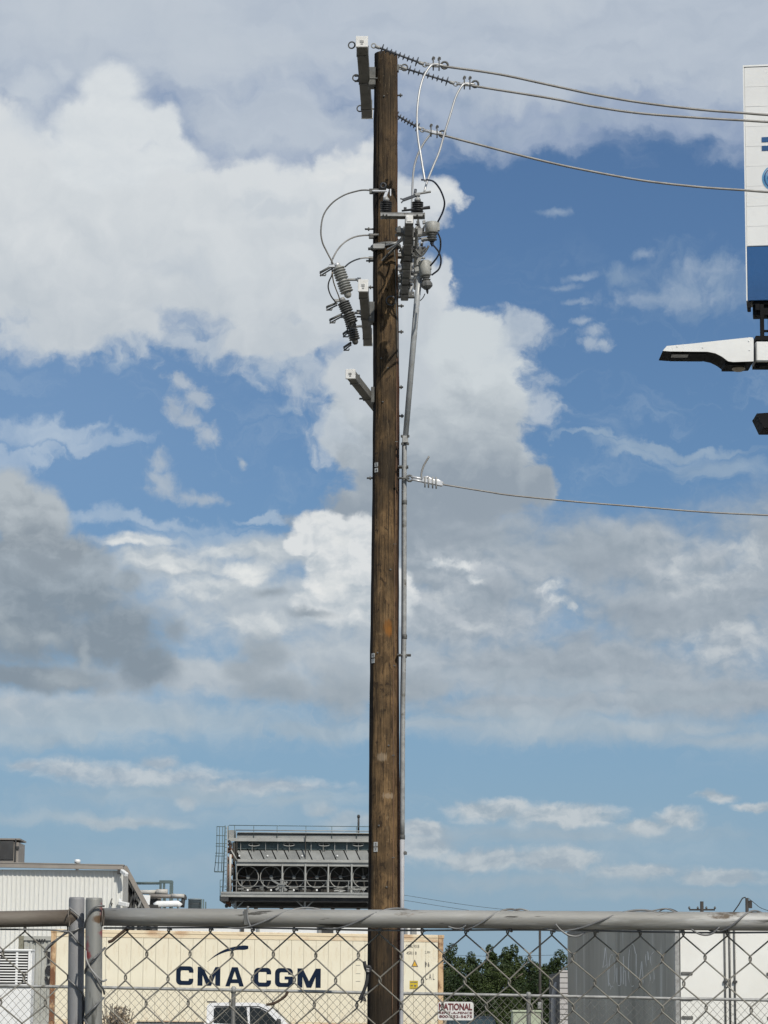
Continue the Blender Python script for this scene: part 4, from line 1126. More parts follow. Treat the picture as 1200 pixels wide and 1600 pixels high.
wire([(572, 1513.5), (577, 1514.5)], 4.968, .0016, strap, 'band', M_pale); wire([(572.5, 1517.5), (577, 1518)], 4.968, .0016, strap, 'band', M_pale)

# ================================================================== second chain link fence
YF = 31.0
fen2 = thing('chain_link_fence', 'far chain link fence with thin rail running past behind the pole', 'fence', V(0, YF, 0))
r0, r1 = P(-900, 1523, YF), P(2100, 1580, YF)
mb = MB(); pipe_rail(mb, r0, r1, .0165, 8, 60, .004); mb.build('top_rail', M_galv, fen2)
rd = (r1 - r0) / (r1.x - r0.x)
for px in (-557, -95, 365, 826, 1287, 1750):
    x = P(px, 1545, YF).x
    t = r0 + rd * (x - r0.x)
    mb = MB(); mb.tube([V(x, YF, 0), t], .024, 10); mb.build('post', M_galvd, fen2)
    mb = MB(); mb.lathe(t - V(0, 0, .03), V(0, 0, 1), [(0, .028), (.05, .028), (.07, .015)], 8); mb.build('rail_cap', M_galv, fen2)
mb = MB()
w2, h2 = .084, .090
x = r0.x
def wire2(a, b):
    d = (b - a).normalized(); s, u = frame_for(d)
    r = .0023
    ring = [s * r, -s * (r * .5) + u * (r * .87), -s * (r * .5) - u * (r * .87)]
    mb.add([a + k for k in ring] + [b + k for k in ring], [(0, 1, 4, 3), (1, 2, 5, 4), (2, 0, 3, 5)], True)
while x < r1.x:
    for sg in (-1, 1):
        zt = (r0 + rd * (x - r0.x)).z - .02
        H = zt - .05
        wire2(V(x, YF - .002 * sg, zt), V(x + sg * H * w2 / h2, YF - .002 * sg, .05))
    x += w2
M_mesh2 = mat('far_fence_wire', (.24, .235, .21), (.18, .17, .15), 10, rough=.6, metal=.2)
mb.build('wire_mesh', M_mesh2, fen2, kind='stuff')

M_signw = mat('sign_white', (.74, .73, .70), (.66, .65, .62), 8, rough=.5)
M_maroon = mat('maroon_print', (.15, .028, .032), rough=.6)
sg_ = thing('fence_sign', 'small white rounded sign with maroon lettering on the far fence', 'sign', P(712, 1580, YF - .03))
A = P(684, 1594, YF - .03); B = P(740, 1565.5, YF - .03)
sw_, sh_ = B.x - A.x, B.z - A.z
def rrect(w, h, r, n=4):
    out = []
    for cx, cy, a0 in ((w - r, h - r, 0), (r, h - r, 90), (r, r, 180), (w - r, r, 270)):
        for k in range(n + 1):
            a = R(a0 + 90 * k / n); out.append((cx + r * math.cos(a), cy + r * math.sin(a)))
    return out
mb = MB(); mb.prism(rrect(sw_, sh_, .03), A, V(1, 0, 0), V(0, 0, 1), V(0, .006, 0)); mb.build('plate', M_signw, sg_)
mb = MB()
put_text(mb, 'NATIONAL', A + V(sw_ * .03, -.004, sh_ * .54), V(1, 0, 0), V(0, 0, 1), sw_ * .93, sh_ * .38, .035)
put_text(mb, 'RENT-A-FENCE', A + V(sw_ * .03, -.004, sh_ * .34), V(1, 0, 0), V(0, 0, 1), sw_ * .93, sh_ * .13, .02)
put_text(mb, '800-352-5675', A + V(sw_ * .04, -.004, sh_ * .13), V(1, 0, 0), V(0, 0, 1), sw_ * .92, sh_ * .15, .02)
mb.build('lettering', M_maroon, sg_)

# ================================================================== pylon sign
def sheen(T, tc, col): return col
M_signp = mat('sign_panel_white', (.76, .76, .74), (.70, .70, .685), .6, rough=.5, bump=.004, bscale=1.2, spots=[((.60, .59, .56), 1.4, .58, .2, (3, 1, .35))])
M_signb = mat('sign_panel_blue', (.012, .085, .24), (.010, .07, .20), .6, rough=.5, bump=.006, bscale=1.5, spots=[((.03, .12, .28), 2.5, .60, .12, (1, 1, .4))])
M_blackst = mat('black_painted_steel', (.006, .006, .007), (.010, .010, .011), 3, rough=.7, spec=.15)
YS = 46.0
py_ = thing('pylon_sign', 'tall white pylon sign with blue base panel, cut off at the picture edge', 'sign', P(1350, 2100, YS))
py_.location.z = 0; ORG[py_.name] = Vector(py_.location)
TL = P(1161.5, 105, YS); ML = P(1166.5, 385, YS); BL = P(1169, 470, YS)
xl = (TL.x + BL.x) / 2; W_, D_ = 5.6, .55
def sbox(name, xa, xb, ya, yb, za, zb, m, par=py_, bev=.01):
    mb = MB(); mb.box(V((xa + xb) / 2, (ya + yb) / 2, (za + zb) / 2), (xb - xa, yb - ya, zb - za), bev=bev); return mb.build(name, m, par)
sbox('cabinet', xl + .02, xl + W_ - .02, YS + .03, YS + D_, BL.z + .02, TL.z - .02, M_galvd)
pan = sbox('white_panel', xl, xl + W_, YS, YS + .03, ML.z, TL.z, M_signp)
for k in range(1, 9):
    mb = MB(); mb.box(V(xl + W_ / 2, YS - .001, ML.z + (TL.z - ML.z) * k / 9), (W_ - .02, .004, .006)); mb.build('sheet_seam', mat('seam_shadow', (.72, .72, .705), rough=.7), py_)
blu = sbox('blue_panel', xl, xl + W_, YS, YS + .03, BL.z, ML.z - .01, M_signb)
sbox('edge_trim', xl - .02, xl, YS - .01, YS + D_, BL.z, TL.z + .02, M_white, py_, 0)
sbox('edge_trim', xl - .02, xl + W_, YS - .012, YS + D_, TL.z + .002, TL.z + .03, M_white, py_, 0)
mb = MB(); mb.tube([V(xl + .03, YS + .1, TL.z), V(xl + .03, YS + .1, TL.z + .06)], .02, 6); mb.build('lifting_stub', M_galvd, py_)
M_blp = mat('blue_print', (.012, .085, .24), rough=.5)
M_lbp = mat('light_blue_print', (.10, .32, .55), rough=.5)
zE = P(1195, 219.5, YS).z; zE2 = P(1195, 233, YS).z; xE = P(1190, 225, YS).x
mb = MB()
for zz in (zE, zE2):
    mb.box(V(xE + .5, YS - .006, zz), (1.0, .004, .085))
mb.box(V(xE + 1.25, YS - .006, (zE + zE2) / 2), (.12, .004, .26))
mb.build('lettering', M_blp, py_)
cS = P(1211, 280, YS)
for k, (rad, m) in enumerate(((.215, M_lbp), (.185, M_blp), (.155, M_lbp), (.125, M_blp), (.09, M_lbp))):
    mb = MB()
    n = 18
    vs = []
    for q in range(n + 1):
        a = R(100 + 160 * q / n + k * 3)
        wd = .011 * math.sin(math.pi * (q + .6) / (n + 1.2)) + .003
        for rr_ in (rad - wd, rad + wd):
            vs.append(V(cS.x + rr_ * math.cos(a) * .95, YS - .006 - k * .0005, cS.z + rr_ * 1.0 * math.sin(a)))
    mb.add(vs, [(2 * q, 2 * q + 1, 2 * q + 3, 2 * q + 2) for q in range(n)])
    mb.build('swirl_arc', m, py_)
# support frame under the cabinet
zb_ = BL.z
sbox('bottom_frame', xl + .08, xl + W_, YS + .05, YS + .45, zb_ - .06, zb_, M_blackst)
sbox('bracket', xl - .01, xl + .05, YS + .02, YS + .3, zb_ - .12, zb_ + .0, M_blackst)
sbox('bracket', xl + .08, xl + .45, YS + .1, YS + .4, zb_ - .22, zb_ - .07, M_blackst)
sbox('bracket', xl + .12, xl + .20, YS + .02, YS + .12, zb_ - .16, zb_ - .05, M_blackst)
zc_ = P(1190, 560, YS).z
sbox('column', P(1187, 500, YS).x, P(1187, 500, YS).x + .07, YS + .05, YS + .12, zc_ + .1, zb_, M_blackst)
sbox('column', P(1187, 500, YS).x + .13, P(1187, 500, YS).x + .7, YS + .1, YS + .5, zc_ + .1, zb_, M_blackst)
for k in range(3):
    z = zb_ - .22 - k * .28
    sbox('rung', P(1187, 500, YS).x, P(1187, 500, YS).x + .25, YS + .06, YS + .10, z - .02, z + .02, M_blackst)
sbox('outrigger_beam', P(1187, 500, YS).x, xl + W_, YS + .05, YS + .5, zc_ + .12, zc_ + .30, M_blackst)
sbox('main_column', xl + 2.3, xl + 3.0, YS + .04, YS + .6, 0, zb_, M_blackst)

_c = V(xl, YS, 0); _a = R(-8.2)
_o = Vector(py_.location) - _c
py_.rotation_euler = (0, 0, _a)
py_.location = _c + V(_o.x * math.cos(_a) - _o.y * math.sin(_a), _o.x * math.sin(_a) + _o.y * math.cos(_a), _o.z)

# ================================================================== street lamps
M_lamp = mat('white_lamp_housing', (.78, .78, .76), (.72, .72, .70), 3, rough=.4)
M_lens = mat('dusty_lens', (.30, .28, .25), rough=.3)
M_sens = mat('photocell_plastic', (.50, .42, .34), rough=.5)
YL = 22.0
lamp = thing('area_light', 'long white area light fixture jutting in under the pylon sign', 'street light', P(1180, 548, YL))
def lp(px, py, y=YL): return P(px, py, y)
side_top = [(1035.5, 548), (1042, 540.5), (1080, 537), (1120, 532.5), (1172, 527), (1176.5, 527.5), (1177.5, 531)]
side_bot = [(1177.5, 564.5), (1146, 565.5), (1138, 564.5), (1128, 557), (1118, 552), (1106, 549.5), (1048, 549)]
poly = side_top + side_bot
LD = .34
front = [lp(x, y) for x, y in poly]
back = [p + V(0, LD, 0) for p in front]
n = len(poly)
mb = MB(); mb.add(front, [tuple(range(n))]); mb.add([p + V(0, .004, 0) for p in front] , [tuple(range(n))])
mb.add([p for p in front] + [p + V(0, .01, 0) for p in front], [(i, (i + 1) % n, n + (i + 1) % n, n + i) for i in range(n)])
for (x, y) in ((1170, 533), (1171, 547), (1098, 543), (1058, 541.5)):
    mb.lathe(lp(x, y), V(0, -1, 0), [(0, .006), (.003, .006), (.004, .003)], 8)
mb.build('side_cover', M_lamp, lamp)
mb = MB(); a = front; b = back
mb.add([p + V(0, .01, 0) for p in front] + back, [tuple(range(n)), tuple(range(n, 2 * n))] + [(i, (i + 1) % n, n + (i + 1) % n, n + i) for i in range(len(side_top) - 1)])
mb.build('top_cover', M_lamp, lamp)
mb = MB(); st = len(side_top) - 1
idx = list(range(st, n)) + [0]
mb.add([front[i] + V(0, .01, 0) for i in idx] + [back[i] for i in idx], [(i, i + 1, len(idx) + i + 1, len(idx) + i) for i in range(len(idx) - 1)])
mb.build('underside', M_blackst, lamp)
mb = MB(); q0 = lp(1052, 549); q1 = lp(1104, 549.5)
mb.box((q0 + q1) / 2 + V(0, LD / 2, -.006), ((q1 - q0).length, LD * .8, .008)); mb.build('lens_panel', M_blackst, lamp)
mb = MB(); mb.box(lp(1064, 549) + V(0, LD * .3, -.012), (.13, .10, .006)); mb.build('led_window', M_lens, lamp)
mb = MB(); mb.lathe(lp(1158, 565.5) + V(0, LD * .5, 0), V(0, 0, -1), [(-.01, .03), (.004, .052), (.022, .052), (.035, .036), (.04, .01)], 18); mb.build('photocell', M_sens, lamp)
mb = MB(); mb.box(lp(1150, 565) + V(0, LD * .5, .0), (.16, LD * .7, .03)); mb.build('sensor_housing', M_blackst, lamp)
a0_ = lp(1178, 547); 
mb = MB(); mb.box(a0_ + V(.75, LD / 2, -.0), (1.46, LD * .8, .165), bev=.01); mb.build('arm', M_lamp, lamp)
mb = MB(); mb.box(a0_ + V(.76, LD / 2, .105), (1.48, LD * .84, .035)); mb.build('arm_cap', M_blackst, lamp)
mb = MB(); mb.box(a0_ + V(.76, LD / 2, -.09), (1.48, LD * .6, .012)); mb.tube([lp(1186, 566) + V(0, .1, .02), lp(1186, 571) + V(0, .1, 0)], .016, 8); mb.tube([lp(1184, 568) + V(0, .08, 0), lp(1200, 566) + V(0, .08, 0)], .010, 8); mb.build('hinge_rod', M_blackst, lamp)
mb = MB(); mb.tube([V(a0_.x + 1.6, YL + LD / 2, 0), V(a0_.x + 1.6, YL + LD / 2, a0_.z + .2)], .1, 16, radii=[.12, .08]); mb.build('pole', M_blackst, lamp)
lamp2 = thing('area_light', 'dark underside tip of a lower light fixture at the picture edge', 'street light', P(1200, 656, 23))
pl = [(1182.5, 646), (1240, 642), (1240, 668), (1193, 668)]
mb = MB(); mb.prism([(0, 0)] * 0 or [((lp(x, y, 23) - lp(1182.5, 646, 23)).x, (lp(x, y, 23) - lp(1182.5, 646, 23)).z) for x, y in pl], lp(1182.5, 646, 23), V(1, 0, 0), V(0, 0, 1), V(0, .3, 0)); mb.build('housing', M_blackst, lamp2)
mb = MB(); mb.box(lp(1225, 655, 23) + V(.35, .15, .02), (.7, .16, .08)); mb.build('arm', M_blackst, lamp2)
mb = MB(); mb.tube([V(P(1300, 650, 23).x, 23.15, 0), V(P(1300, 650, 23).x, 23.15, P(1300, 640, 23).z)], .07, 12); mb.build('pole', M_blackst, lamp2)

# ================================================================== cream reefer container on its chassis
def rusty(T, tc, col):
    x, y, z = T.xyz(tc)
    n = T.noise(T.v('MULTIPLY', tc, (1.4, 1, .30)), 2.2, 8, .68)
    n2 = T.noise(T.v('MULTIPLY', tc, (1, 1, 1)), 6, 6, .7)
    c = T.mix(T.m('MULTIPLY', T.step(n, .57, .68), .40), col, (.58, .46, .30))
    c = T.mix(T.m('MULTIPLY', T.step(n2, .66, .70), .5), c, (.34, .20, .11))
    return c
M_cream = mat('cream_container_paint', (.79, .735, .575), (.755, .69, .53), .8, rough=.5, extra=rusty)
M_crust = mat('rusted_cream_steel', (.60, .42, .24), (.17, .075, .035), 2.4, stretch=(1, 1, .6), rough=.8, bump=.006, bscale=9, lo=.42, hi=.60, detail=8)
M_crail = mat('stained_cream_rail', (.74, .62, .43), (.52, .35, .21), 2.0, stretch=(.5, 1, 1), rough=.7, lo=.48, hi=.66, detail=8)
M_navy = mat('navy_lettering', (.008, .016, .034), (.012, .022, .045), 4, rough=.9, spec=.1)
M_tyre = mat('tyre_rubber', (.02, .02, .02), rough=.9)
cA = P(80, 1451.5, 89.3); zTop = cA.z
Bx = P(693, 1461.0, 90.6)
cB = Vector(Bx)      # it stands a touch low at its right end
ex = (cB - cA).normalized(); CL = (cB - cA).length
ey = V(-ex.y, ex.x, 0).normalized()            # into the container
ez = V(0, 0, 1)
CH = 2.9
def cpt(u, d, h):
    return cA + ex * u + ey * d + ez * (h - CH)
cont = thing('shipping_container', 'long cream refrigerated container lettered CMA CGM on a trailer chassis', 'container', cpt(CL / 2, 1.2, 0))
def cbox(mb, u0, u1, d0, d1, h0, h1, bev=0):
    return mb.box(cpt((u0 + u1) / 2, (d0 + d1) / 2, (h0 + h1) / 2), (u1 - u0, d1 - d0, h1 - h0), (ex, ey, ez), bev)
mb = MB(); cbox(mb, .05, CL - .05, .06, 2.38, .1, CH - .05); mb.build('body', M_cream, cont)
for u in (0, CL - .16):
    for d in (0, 2.28):
        mb = MB(); cbox(mb, u, u + .16, d, d + .16, .12, CH - .12, .01); mb.build('corner_post', M_crust, cont)
        for h in (0, CH - .12):
            mb = MB(); cbox(mb, u - .01, u + .18, d - .01, d + .17, h, h + .12, .015); mb.build('corner_casting', M_crust, cont)
mb = MB(); cbox(mb, .17, CL - .17, -.0, .12, CH - .10, CH - .0, .01); mb.build('top_rail', M_crail, cont)
mb = MB(); cbox(mb, .17, CL - .17, .015, .10, CH - .22, CH - .103); mb.build('top_rail', M_crail, cont)
mb = MB(); cbox(mb, .17, CL - .17, -.0, .12, 0, .16, .01); mb.build('bottom_rail', M_crail, cont)
npan = 31
pw = (CL - .34) / npan
first = None
for k in range(npan):
    u = .17 + k * pw
    if first is None:
        mb = MB(); cbox(mb, u + .003, u + pw - .003, .028, .06, .165, CH - .225, .006)
        first = mb.build('side_panel', M_cream, cont)
    else:
        share(first, cont, ex * (k * pw))
# lettering
def ctext(s, px0, px1, pyt, pyb, m, bold, name='lettering', dist=.022):
    # place by pixel on the side plane, then keep it there
    def hit(px, py):
        d = _f * FPX + CR * (px - 600) - CU * (py - 800)
        t = (cpt(0, dist, 0) - CAMLOC).dot(ey) / d.dot(ey)
        return CAMLOC + d * t
    a = hit(px0, pyb); b = hit(px1, pyb); c = hit(px0, pyt)
    w = (b - a).dot(ex); h = (c - a).z
    mb = MB(); put_text(mb, s, a, ex, ez, w, h, bold); return mb.build(name, m, cont)
def arc(cx, cy, rx, ry, a0, a1, n=8):
    return [(cx + rx * math.cos(R(a0 + (a1 - a0) * k / n)), cy + ry * math.sin(R(a0 + (a1 - a0) * k / n))) for k in range(n + 1)]
def band(outer, inner):
    n = min(len(outer), len(inner))
    vs = [p for k in range(n) for p in (outer[k], inner[k])]
    return vs, [(2 * k, 2 * k + 1, 2 * k + 3, 2 * k + 2) for k in range(n - 1)]
def glyph(ch):
    """heavy wide letters in a unit box: list of (verts, faces)"""
    if ch in 'CG':
        o = [(1.0, .66), (1.0, .78)] + arc(.76, .76, .24, .24, 0, 90, 5) + arc(.26, .74, .26, .26, 90, 180, 6) + arc(.26, .26, .26, .26, 180, 270, 6) + arc(.76, .24, .24, .24, 270, 360, 5) + [(1.0, .30), (1.0, .34)]
        i_ = [(.74, .66), (.74, .70)] + arc(.68, .70, .06, .08, 0, 90, 5) + arc(.34, .68, .08, .10, 90, 180, 6) + arc(.34, .32, .08, .10, 180, 270, 6) + arc(.68, .30, .06, .08, 270, 360, 5) + [(.74, .33), (.74, .34)]
        out = [band(o, i_)]
        if ch == 'G':
            out.append(([(.74, .335), (1.0, .335), (1.0, .56), (.74, .56)], [(0, 1, 2, 3)]))
            out.append(([(.54, .40), (.74, .40), (.74, .56), (.54, .56)], [(0, 1, 2, 3)]))
        return out
    if ch == 'M':
        return [([(0, 0), (.22, 0), (.22, 1), (0, 1)], [(0, 1, 2, 3)]), ([(.78, 0), (1, 0), (1, 1), (.78, 1)], [(0, 1, 2, 3)]),
                ([(.22, 1), (.22, .56), (.40, 0), (.60, 0), (.78, .56), (.78, 1), (.5, .34)], [(0, 1, 2, 6), (6, 2, 3), (6, 3, 4, 5)])]
    if ch == 'A':
        return [([(0, 0), (.24, 0), (.5, .78), (.5, 1), (.34, 1)], [(0, 1, 2, 3, 4)]), ([(1, 0), (.76, 0), (.5, .78), (.5, 1), (.66, 1)], [(4, 3, 2, 1, 0)]),
                ([(.29, .17), (.71, .17), (.64, .37), (.36, .37)], [(0, 1, 2, 3)])]
def hitd(px, py, dist=.022):
    d = _f * FPX + CR * (px - 600) - CU * (py - 800)
    return CAMLOC + d * ((cpt(0, dist, 0) - CAMLOC).dot(ey) / d.dot(ey))
for ch, x0, x1, yt, yb in (('C', 275, 302, 1509.5, 1538.8), ('M', 308.5, 344, 1510.5, 1540), ('A', 352, 381, 1511, 1541), ('C', 396.5, 423.5, 1512, 1541.5), ('G', 429.5, 457.5, 1512.5, 1542), ('M', 464.5, 501, 1513, 1543)):
    a = hitd(x0, yb); w = (hitd(x1, yb) - a).dot(ex); h = (hitd(x0, yt) - a).z
    mb = MB()
    for vs, fs in glyph(ch):
        mb.add([a + ex * (x * w) + ez * (y * h) for x, y in vs], fs)
    mb.build('letter', M_navy, cont)
def hitc(px, py, dist=.022):
    d = _f * FPX + CR * (px - 600) - CU * (py - 800)
    return CAMLOC + d * ((cpt(0, dist, 0) - CAMLOC).dot(ey) / d.dot(ey))
mb = MB()
up_ = smooth([hitc(x, y) for x, y in ((324, 1502.5), (338, 1491), (354, 1482.5), (370, 1478.5), (382, 1477.2), (388, 1478))], 4)
lo_ = smooth([hitc(x, y) for x, y in ((324, 1502.8), (338, 1493.5), (354, 1487), (370, 1484.2), (382, 1484), (388, 1482.5))], 4)
m_ = min(len(up_), len(lo_))
mb.add([p for k in range(m_) for p in (up_[k], lo_[k])], [(2 * k, 2 * k + 1, 2 * k + 3, 2 * k + 2) for k in range(m_ - 1)])
mb.build('swoosh_logo', M_navy, cont)
M_faint = mat('faded_grey_print', (.16, .15, .13), rough=.7)
ctext('CGMU 9318', 634, 655, 1476, 1481, M_faint, .01)
ctext('45R1 8', 635, 651, 1486.5, 1491.5, M_faint, .01)
ctext('2.9M', 664, 672, 1486, 1490, M_faint, .0)
ctext('9 6', 664, 671, 1503, 1511, M_faint, .05)
ctext('C A L', 664, 679, 1521, 1531, M_faint, .01)
for (x0, y0, x1, y1) in ((556, 1500, 563, 1500.6), (556, 1508, 563, 1508.6), (556, 1521, 563, 1521.6), (556, 1533, 563, 1533.6), (664, 1502, 664.6, 1512)):
    mb = MB(); a = hitc(x0, y1); b = hitc(x1, y1); c = hitc(x0, y0); d = hitc(x1, y0); mb.add([a, b, d, c], [(0, 1, 2, 3)]); mb.build('faded_mark', M_faint, cont)
M_yel = mat('warning_yellow', (.75, .42, .03), rough=.5)
mb = MB(); mb.add([hitc(642.5, 1510.5), hitc(653.5, 1510.8), hitc(648, 1499)], [(0, 1, 2)]); wt = mb.build('warning_triangle', M_faint, cont)
mb = MB(); mb.add([hitc(644.6, 1509.4, .018), hitc(651.4, 1509.6, .018), hitc(648, 1502, .018)], [(0, 1, 2)]); mb.build('yellow_triangle', M_yel, wt)
M_yel2 = mat('warning_label_yellow', (.62, .45, .02), rough=.5)
mb = MB(); mb.add([hitc(640, 1545.5), hitc(653, 1545.5), hitc(653, 1532.5), hitc(640, 1532.5)], [(0, 1, 2, 3)]); wl = mb.build('warning_label', M_yel2, cont)
mb = MB(); 
for (x0, y0, x1, y1) in ((641, 1534, 652, 1535.4), (641.5, 1539, 645, 1541), (647, 1539, 650.5, 1541.5), (641.5, 1543.5, 650, 1544.3)):
    mb.add([hitc(x0, y1, .018), hitc(x1, y1, .018), hitc(x1, y0, .018), hitc(x0, y0, .018)], [(0, 1, 2, 3)])
mb.build('label_print', M_faint, wl)
# rust blooms are in the steel; chassis below
chs = thing('trailer_chassis', 'dark steel chassis carrying the cream container', 'trailer', V(cpt(CL / 2, 1.2, 0).x, 90, 0))
zc = cpt(0, 0, 0).z
for d in (.7, 1.7):
    mb = MB(); mb.box(cpt(CL / 2, d, -.2), (CL - .3, .14, .34), (ex, ey, ez)); mb.build('frame_beam', M_blackst, chs)
for u in (.4, CL * .33, CL * .66, CL - .4):
    mb = MB(); mb.box(cpt(u, 1.2, -.06), (.2, 2.3, .11), (ex, ey, ez)); mb.build('bolster', M_blackst, chs)
for u in (1.4, 2.7):
    for d in (.25, 2.15):
        w_ = MB(); c = cpt(u, d, 0); c.z = .5
        w_.lathe(c - ey * .14, ey, [(0, .36), (.02, .49), (.26, .49), (.28, .36)], 20); wh = w_.build('wheel', M_tyre, chs)
        w_ = MB(); w_.lathe(c - ey * .15, ey, [(0, .28), (.03, .28)], 14); w_.build('rim', M_galv, wh)
for d in (.5, 1.9):
    mb = MB(); c = cpt(CL - 2.4, d, -.3); mb.tube([c, V(c.x, c.y, .05)], .07, 10); mb.build('landing_leg', M_blackst, chs)

# ================================================================== grey container behind on the left
def ribbed_wall(mb, o, ex_, ez_, w, h, pitch, depth, nrm, duty=.5, slope=.12):
    n = int(w / pitch); pts = []
    for k in range(n):
        u = k * pitch
        pts += [(u, 0), (u + pitch * duty, 0), (u + pitch * (duty + slope), depth), (u + pitch * (1 - slope), depth)]
    pts.append((n * pitch, 0))
    vs = []
    for (u, d) in pts:
        p = o + ex_ * u + nrm * (-d)
        vs += [p, p + ez_ * h]
    mb.add(vs, [(2 * i, 2 * i + 2, 2 * i + 3, 2 * i + 1) for i in range(len(pts) - 1)])
M_gcont = mat('pale_grey_container_paint', (.44, .44, .40), (.36, .36, .32), .7, rough=.6, spots=[((.25, .23, .17), 1.6, .62, .1, (1, 1, .3))])
M_moss = mat('mossy_grey_steel', (.26, .25, .19), (.14, .13, .09), 2, rough=.8)
gc = thing('shipping_container', 'pale grey ribbed container half hidden behind the cream container end', 'container', P(60, 1600, 97))
gA = P(29.5, 1462, 97.0); gz0 = gA.z - 2.9
X1 = V(1, 0, 0)
mb = MB(); mb.box(V(gA.x + 3.03, 97 + 1.25, gA.z - 1.45), (6.0, 2.3, 2.8)); mb.build('body', M_gcont, gc)
mb = MB(); ribbed_wall(mb, V(gA.x + .18, 97.03, gz0 + .15), X1, ez, 5.7, 2.6, .2, .036, V(0, -1, 0)); mb.build('ribbed_side', M_gcont, gc)
for x_ in (gA.x, gA.x + 5.9):
    mb = MB(); mb.box(V(x_ + .08, 97.05, gA.z - 1.45), (.16, .16, 2.9), bev=.01); mb.build('corner_post', M_moss, gc)
    mb = MB(); mb.box(V(x_ + .08, 97.05, gA.z - .06), (.18, .18, .12), bev=.01); mb.build('corner_casting', M_moss, gc)
for z_ in (gA.z - .08, gz0 + .08):
    mb = MB(); mb.box(V(gA.x + 3.0, 97.03, z_), (5.7, .1, .14)); mb.build('rail', M_gcont, gc)
for s_, (x0, x1, yt, yb) in (('I', (74, 78.5, 1487, 1505)), ('e', (70.5, 82, 1508, 1524)), ('v', (69, 82, 1526, 1540))):
    a = P(x0, yb, 96.99); b = P(x1, yt, 96.99)
    mb = MB(); put_text(mb, s_, a, X1, ez, b.x - a.x, b.z - a.z, .06); mb.build('lettering', M_ink, gc)
for k in range(5):
    mb = MB(); a = P(52 + k * 4, 1471.5, 96.99); b = P(54.5 + k * 4, 1467.5, 96.99); mb.beam(a, b, .05, .05); mb.build('stencil_mark', M_ink, gc)
MB().box(V(gA.x + 3, 98.2, (gz0) / 2), (5.5, 2.0, gz0 - .05)).build('lower_container', M_moss, gc)

# ================================================================== white louvred generator on the far left
gen = thing('generator_cabinet', 'white generator cabinet with dark louvres at the picture edge', 'generator', P(0, 1650, 58)); gen.location.z = 0; ORG[gen.name] = Vector(gen.location)
G1 = P(50, 1485.5, 58); gx1 = G1.x; gzt = G1.z
mb = MB(); mb.box(V(gx1 - 1.5, 58 + .27, gzt / 2), (3.0 - .02, .42, gzt - .02)); mb.build('body', M_blackst, gen)
zl = P(25, 1541, 58).z
mb = MB(); mb.box(V(gx1 - 1.5, 58.03, zl / 2), (3.0, .06, zl), bev=.01); mb.build('lower_door', M_white, gen)
mb = MB(); mb.box(V(gx1 - .02, 58.27, gzt / 2), (.04, .46, gzt), bev=.01); mb.build('side_panel', M_white, gen)
mb = MB(); mb.box(V(gx1 - 1.5, 58.24, gzt + .01), (3.02, .52, .04), bev=.01); mb.build('roof', M_white, gen)
mb = MB(); mb.box(V(gx1 - .045, 58.02, (zl + gzt) / 2), (.05, .06, gzt - zl)); mb.build('frame', M_white, gen)
for px in (26, -24, -74):
    x_ = P(px, 1510, 58).x
    mb = MB(); mb.box(V(x_, 58.03, (zl + gzt) / 2), (.045, .04, gzt - zl)); mb.build('mullion', M_white, gen)
nl = 13
for k in range(nl):
    z_ = zl + .03 + (gzt - zl - .05) * k / (nl - 1)
    mb = MB(); mb.box(V(gx1 - 1.53, 58.02, z_), (2.9, .03, .019), (X1, V(0, .95, -.3).normalized(), V(0, .3, .95).normalized())); mb.build('louvre', M_white, gen)
mb = MB(); mb.box(V(gx1 - 1.5, 57.99, zl - .01), (3.0, .03, .02)); mb.build('drip_edge', M_galvd, gen)

# ================================================================== white ribbed metal building on the left
M_wall = mat('white_ribbed_cladding', (.74, .735, .69), (.68, .675, .63), .4, rough=.5, spots=[((.56, .54, .48), .9, .62, .15, (2, 2, .3))])
M_trim = mat('tan_grey_trim', (.30, .27, .235), (.24, .215, .19), 1, rough=.6)
M_shw = mat('grey_cladding', (.30, .30, .29), (.25, .25, .24), .5, rough=.6)
M_dark = mat('dark_steel', (.05, .05, .05), (.035, .035, .035), 2, rough=.7)
YB = 112.0
bld = thing('warehouse', 'white ribbed metal warehouse with brown roof edge on the left', 'building', P(100, 1650, YB)); bld.location.z = 0; ORG[bld.name] = Vector(bld.location)
bx1 = P(192, 1380, YB).x; bx0 = bx1 - 22
bzt = P(192, 1360, YB).z
pwid = .5275
np_ = int(22 / pwid)
fp = None
for k in range(np_):
    u = bx1 - (k + 1) * pwid
    if fp is None:
        mb = MB()
        for r_ in range(3):
            uu = u + r_ * pwid / 3
            a = [(0, 0), (.095, 0), (.115, .035), (.155, .035), (pwid / 3, 0)]
            vs = []
            for (x_, d_) in a:
                vs += [V(uu + x_, YB - d_, 0), V(uu + x_, YB - d_, bzt)]
            mb.add(vs, [(2 * i, 2 * i + 2, 2 * i + 3, 2 * i + 1) for i in range(4)])
        fp = mb.build('wall_panel', M_wall, bld); fu = u
    else:
        share(fp, bld, V(u - fu, 0, 0))
def bbox(name, x0, x1, y0, y1, z0, z1, m, par=bld, bev=0, **kw):
    mb = MB(); mb.box(V((x0 + x1) / 2, (y0 + y1) / 2, (z0 + z1) / 2), (x1 - x0, y1 - y0, z1 - z0), bev=bev); return mb.build(name, m, par, **kw)
bbox('core', bx0, bx1 - .05, YB + .08, YB + 2.2, 0, bzt, M_shw)
slope_z = P(0, 1350, YB).z - P(192, 1354, YB).z
mb = MB(); e1 = P(193, 1355.5, YB - .15); e0 = V(bx0, YB - .15, e1.z + .012 * 22)
mb.beam(e0, e1, .3, .17); mb.build('eave_trim', M_trim, bld)
mb = MB(); mb.beam(e0 + V(0, .0, .10), e1 + V(.03, 0, .09), .34, .035); mb.build('gutter', M_trim, bld)
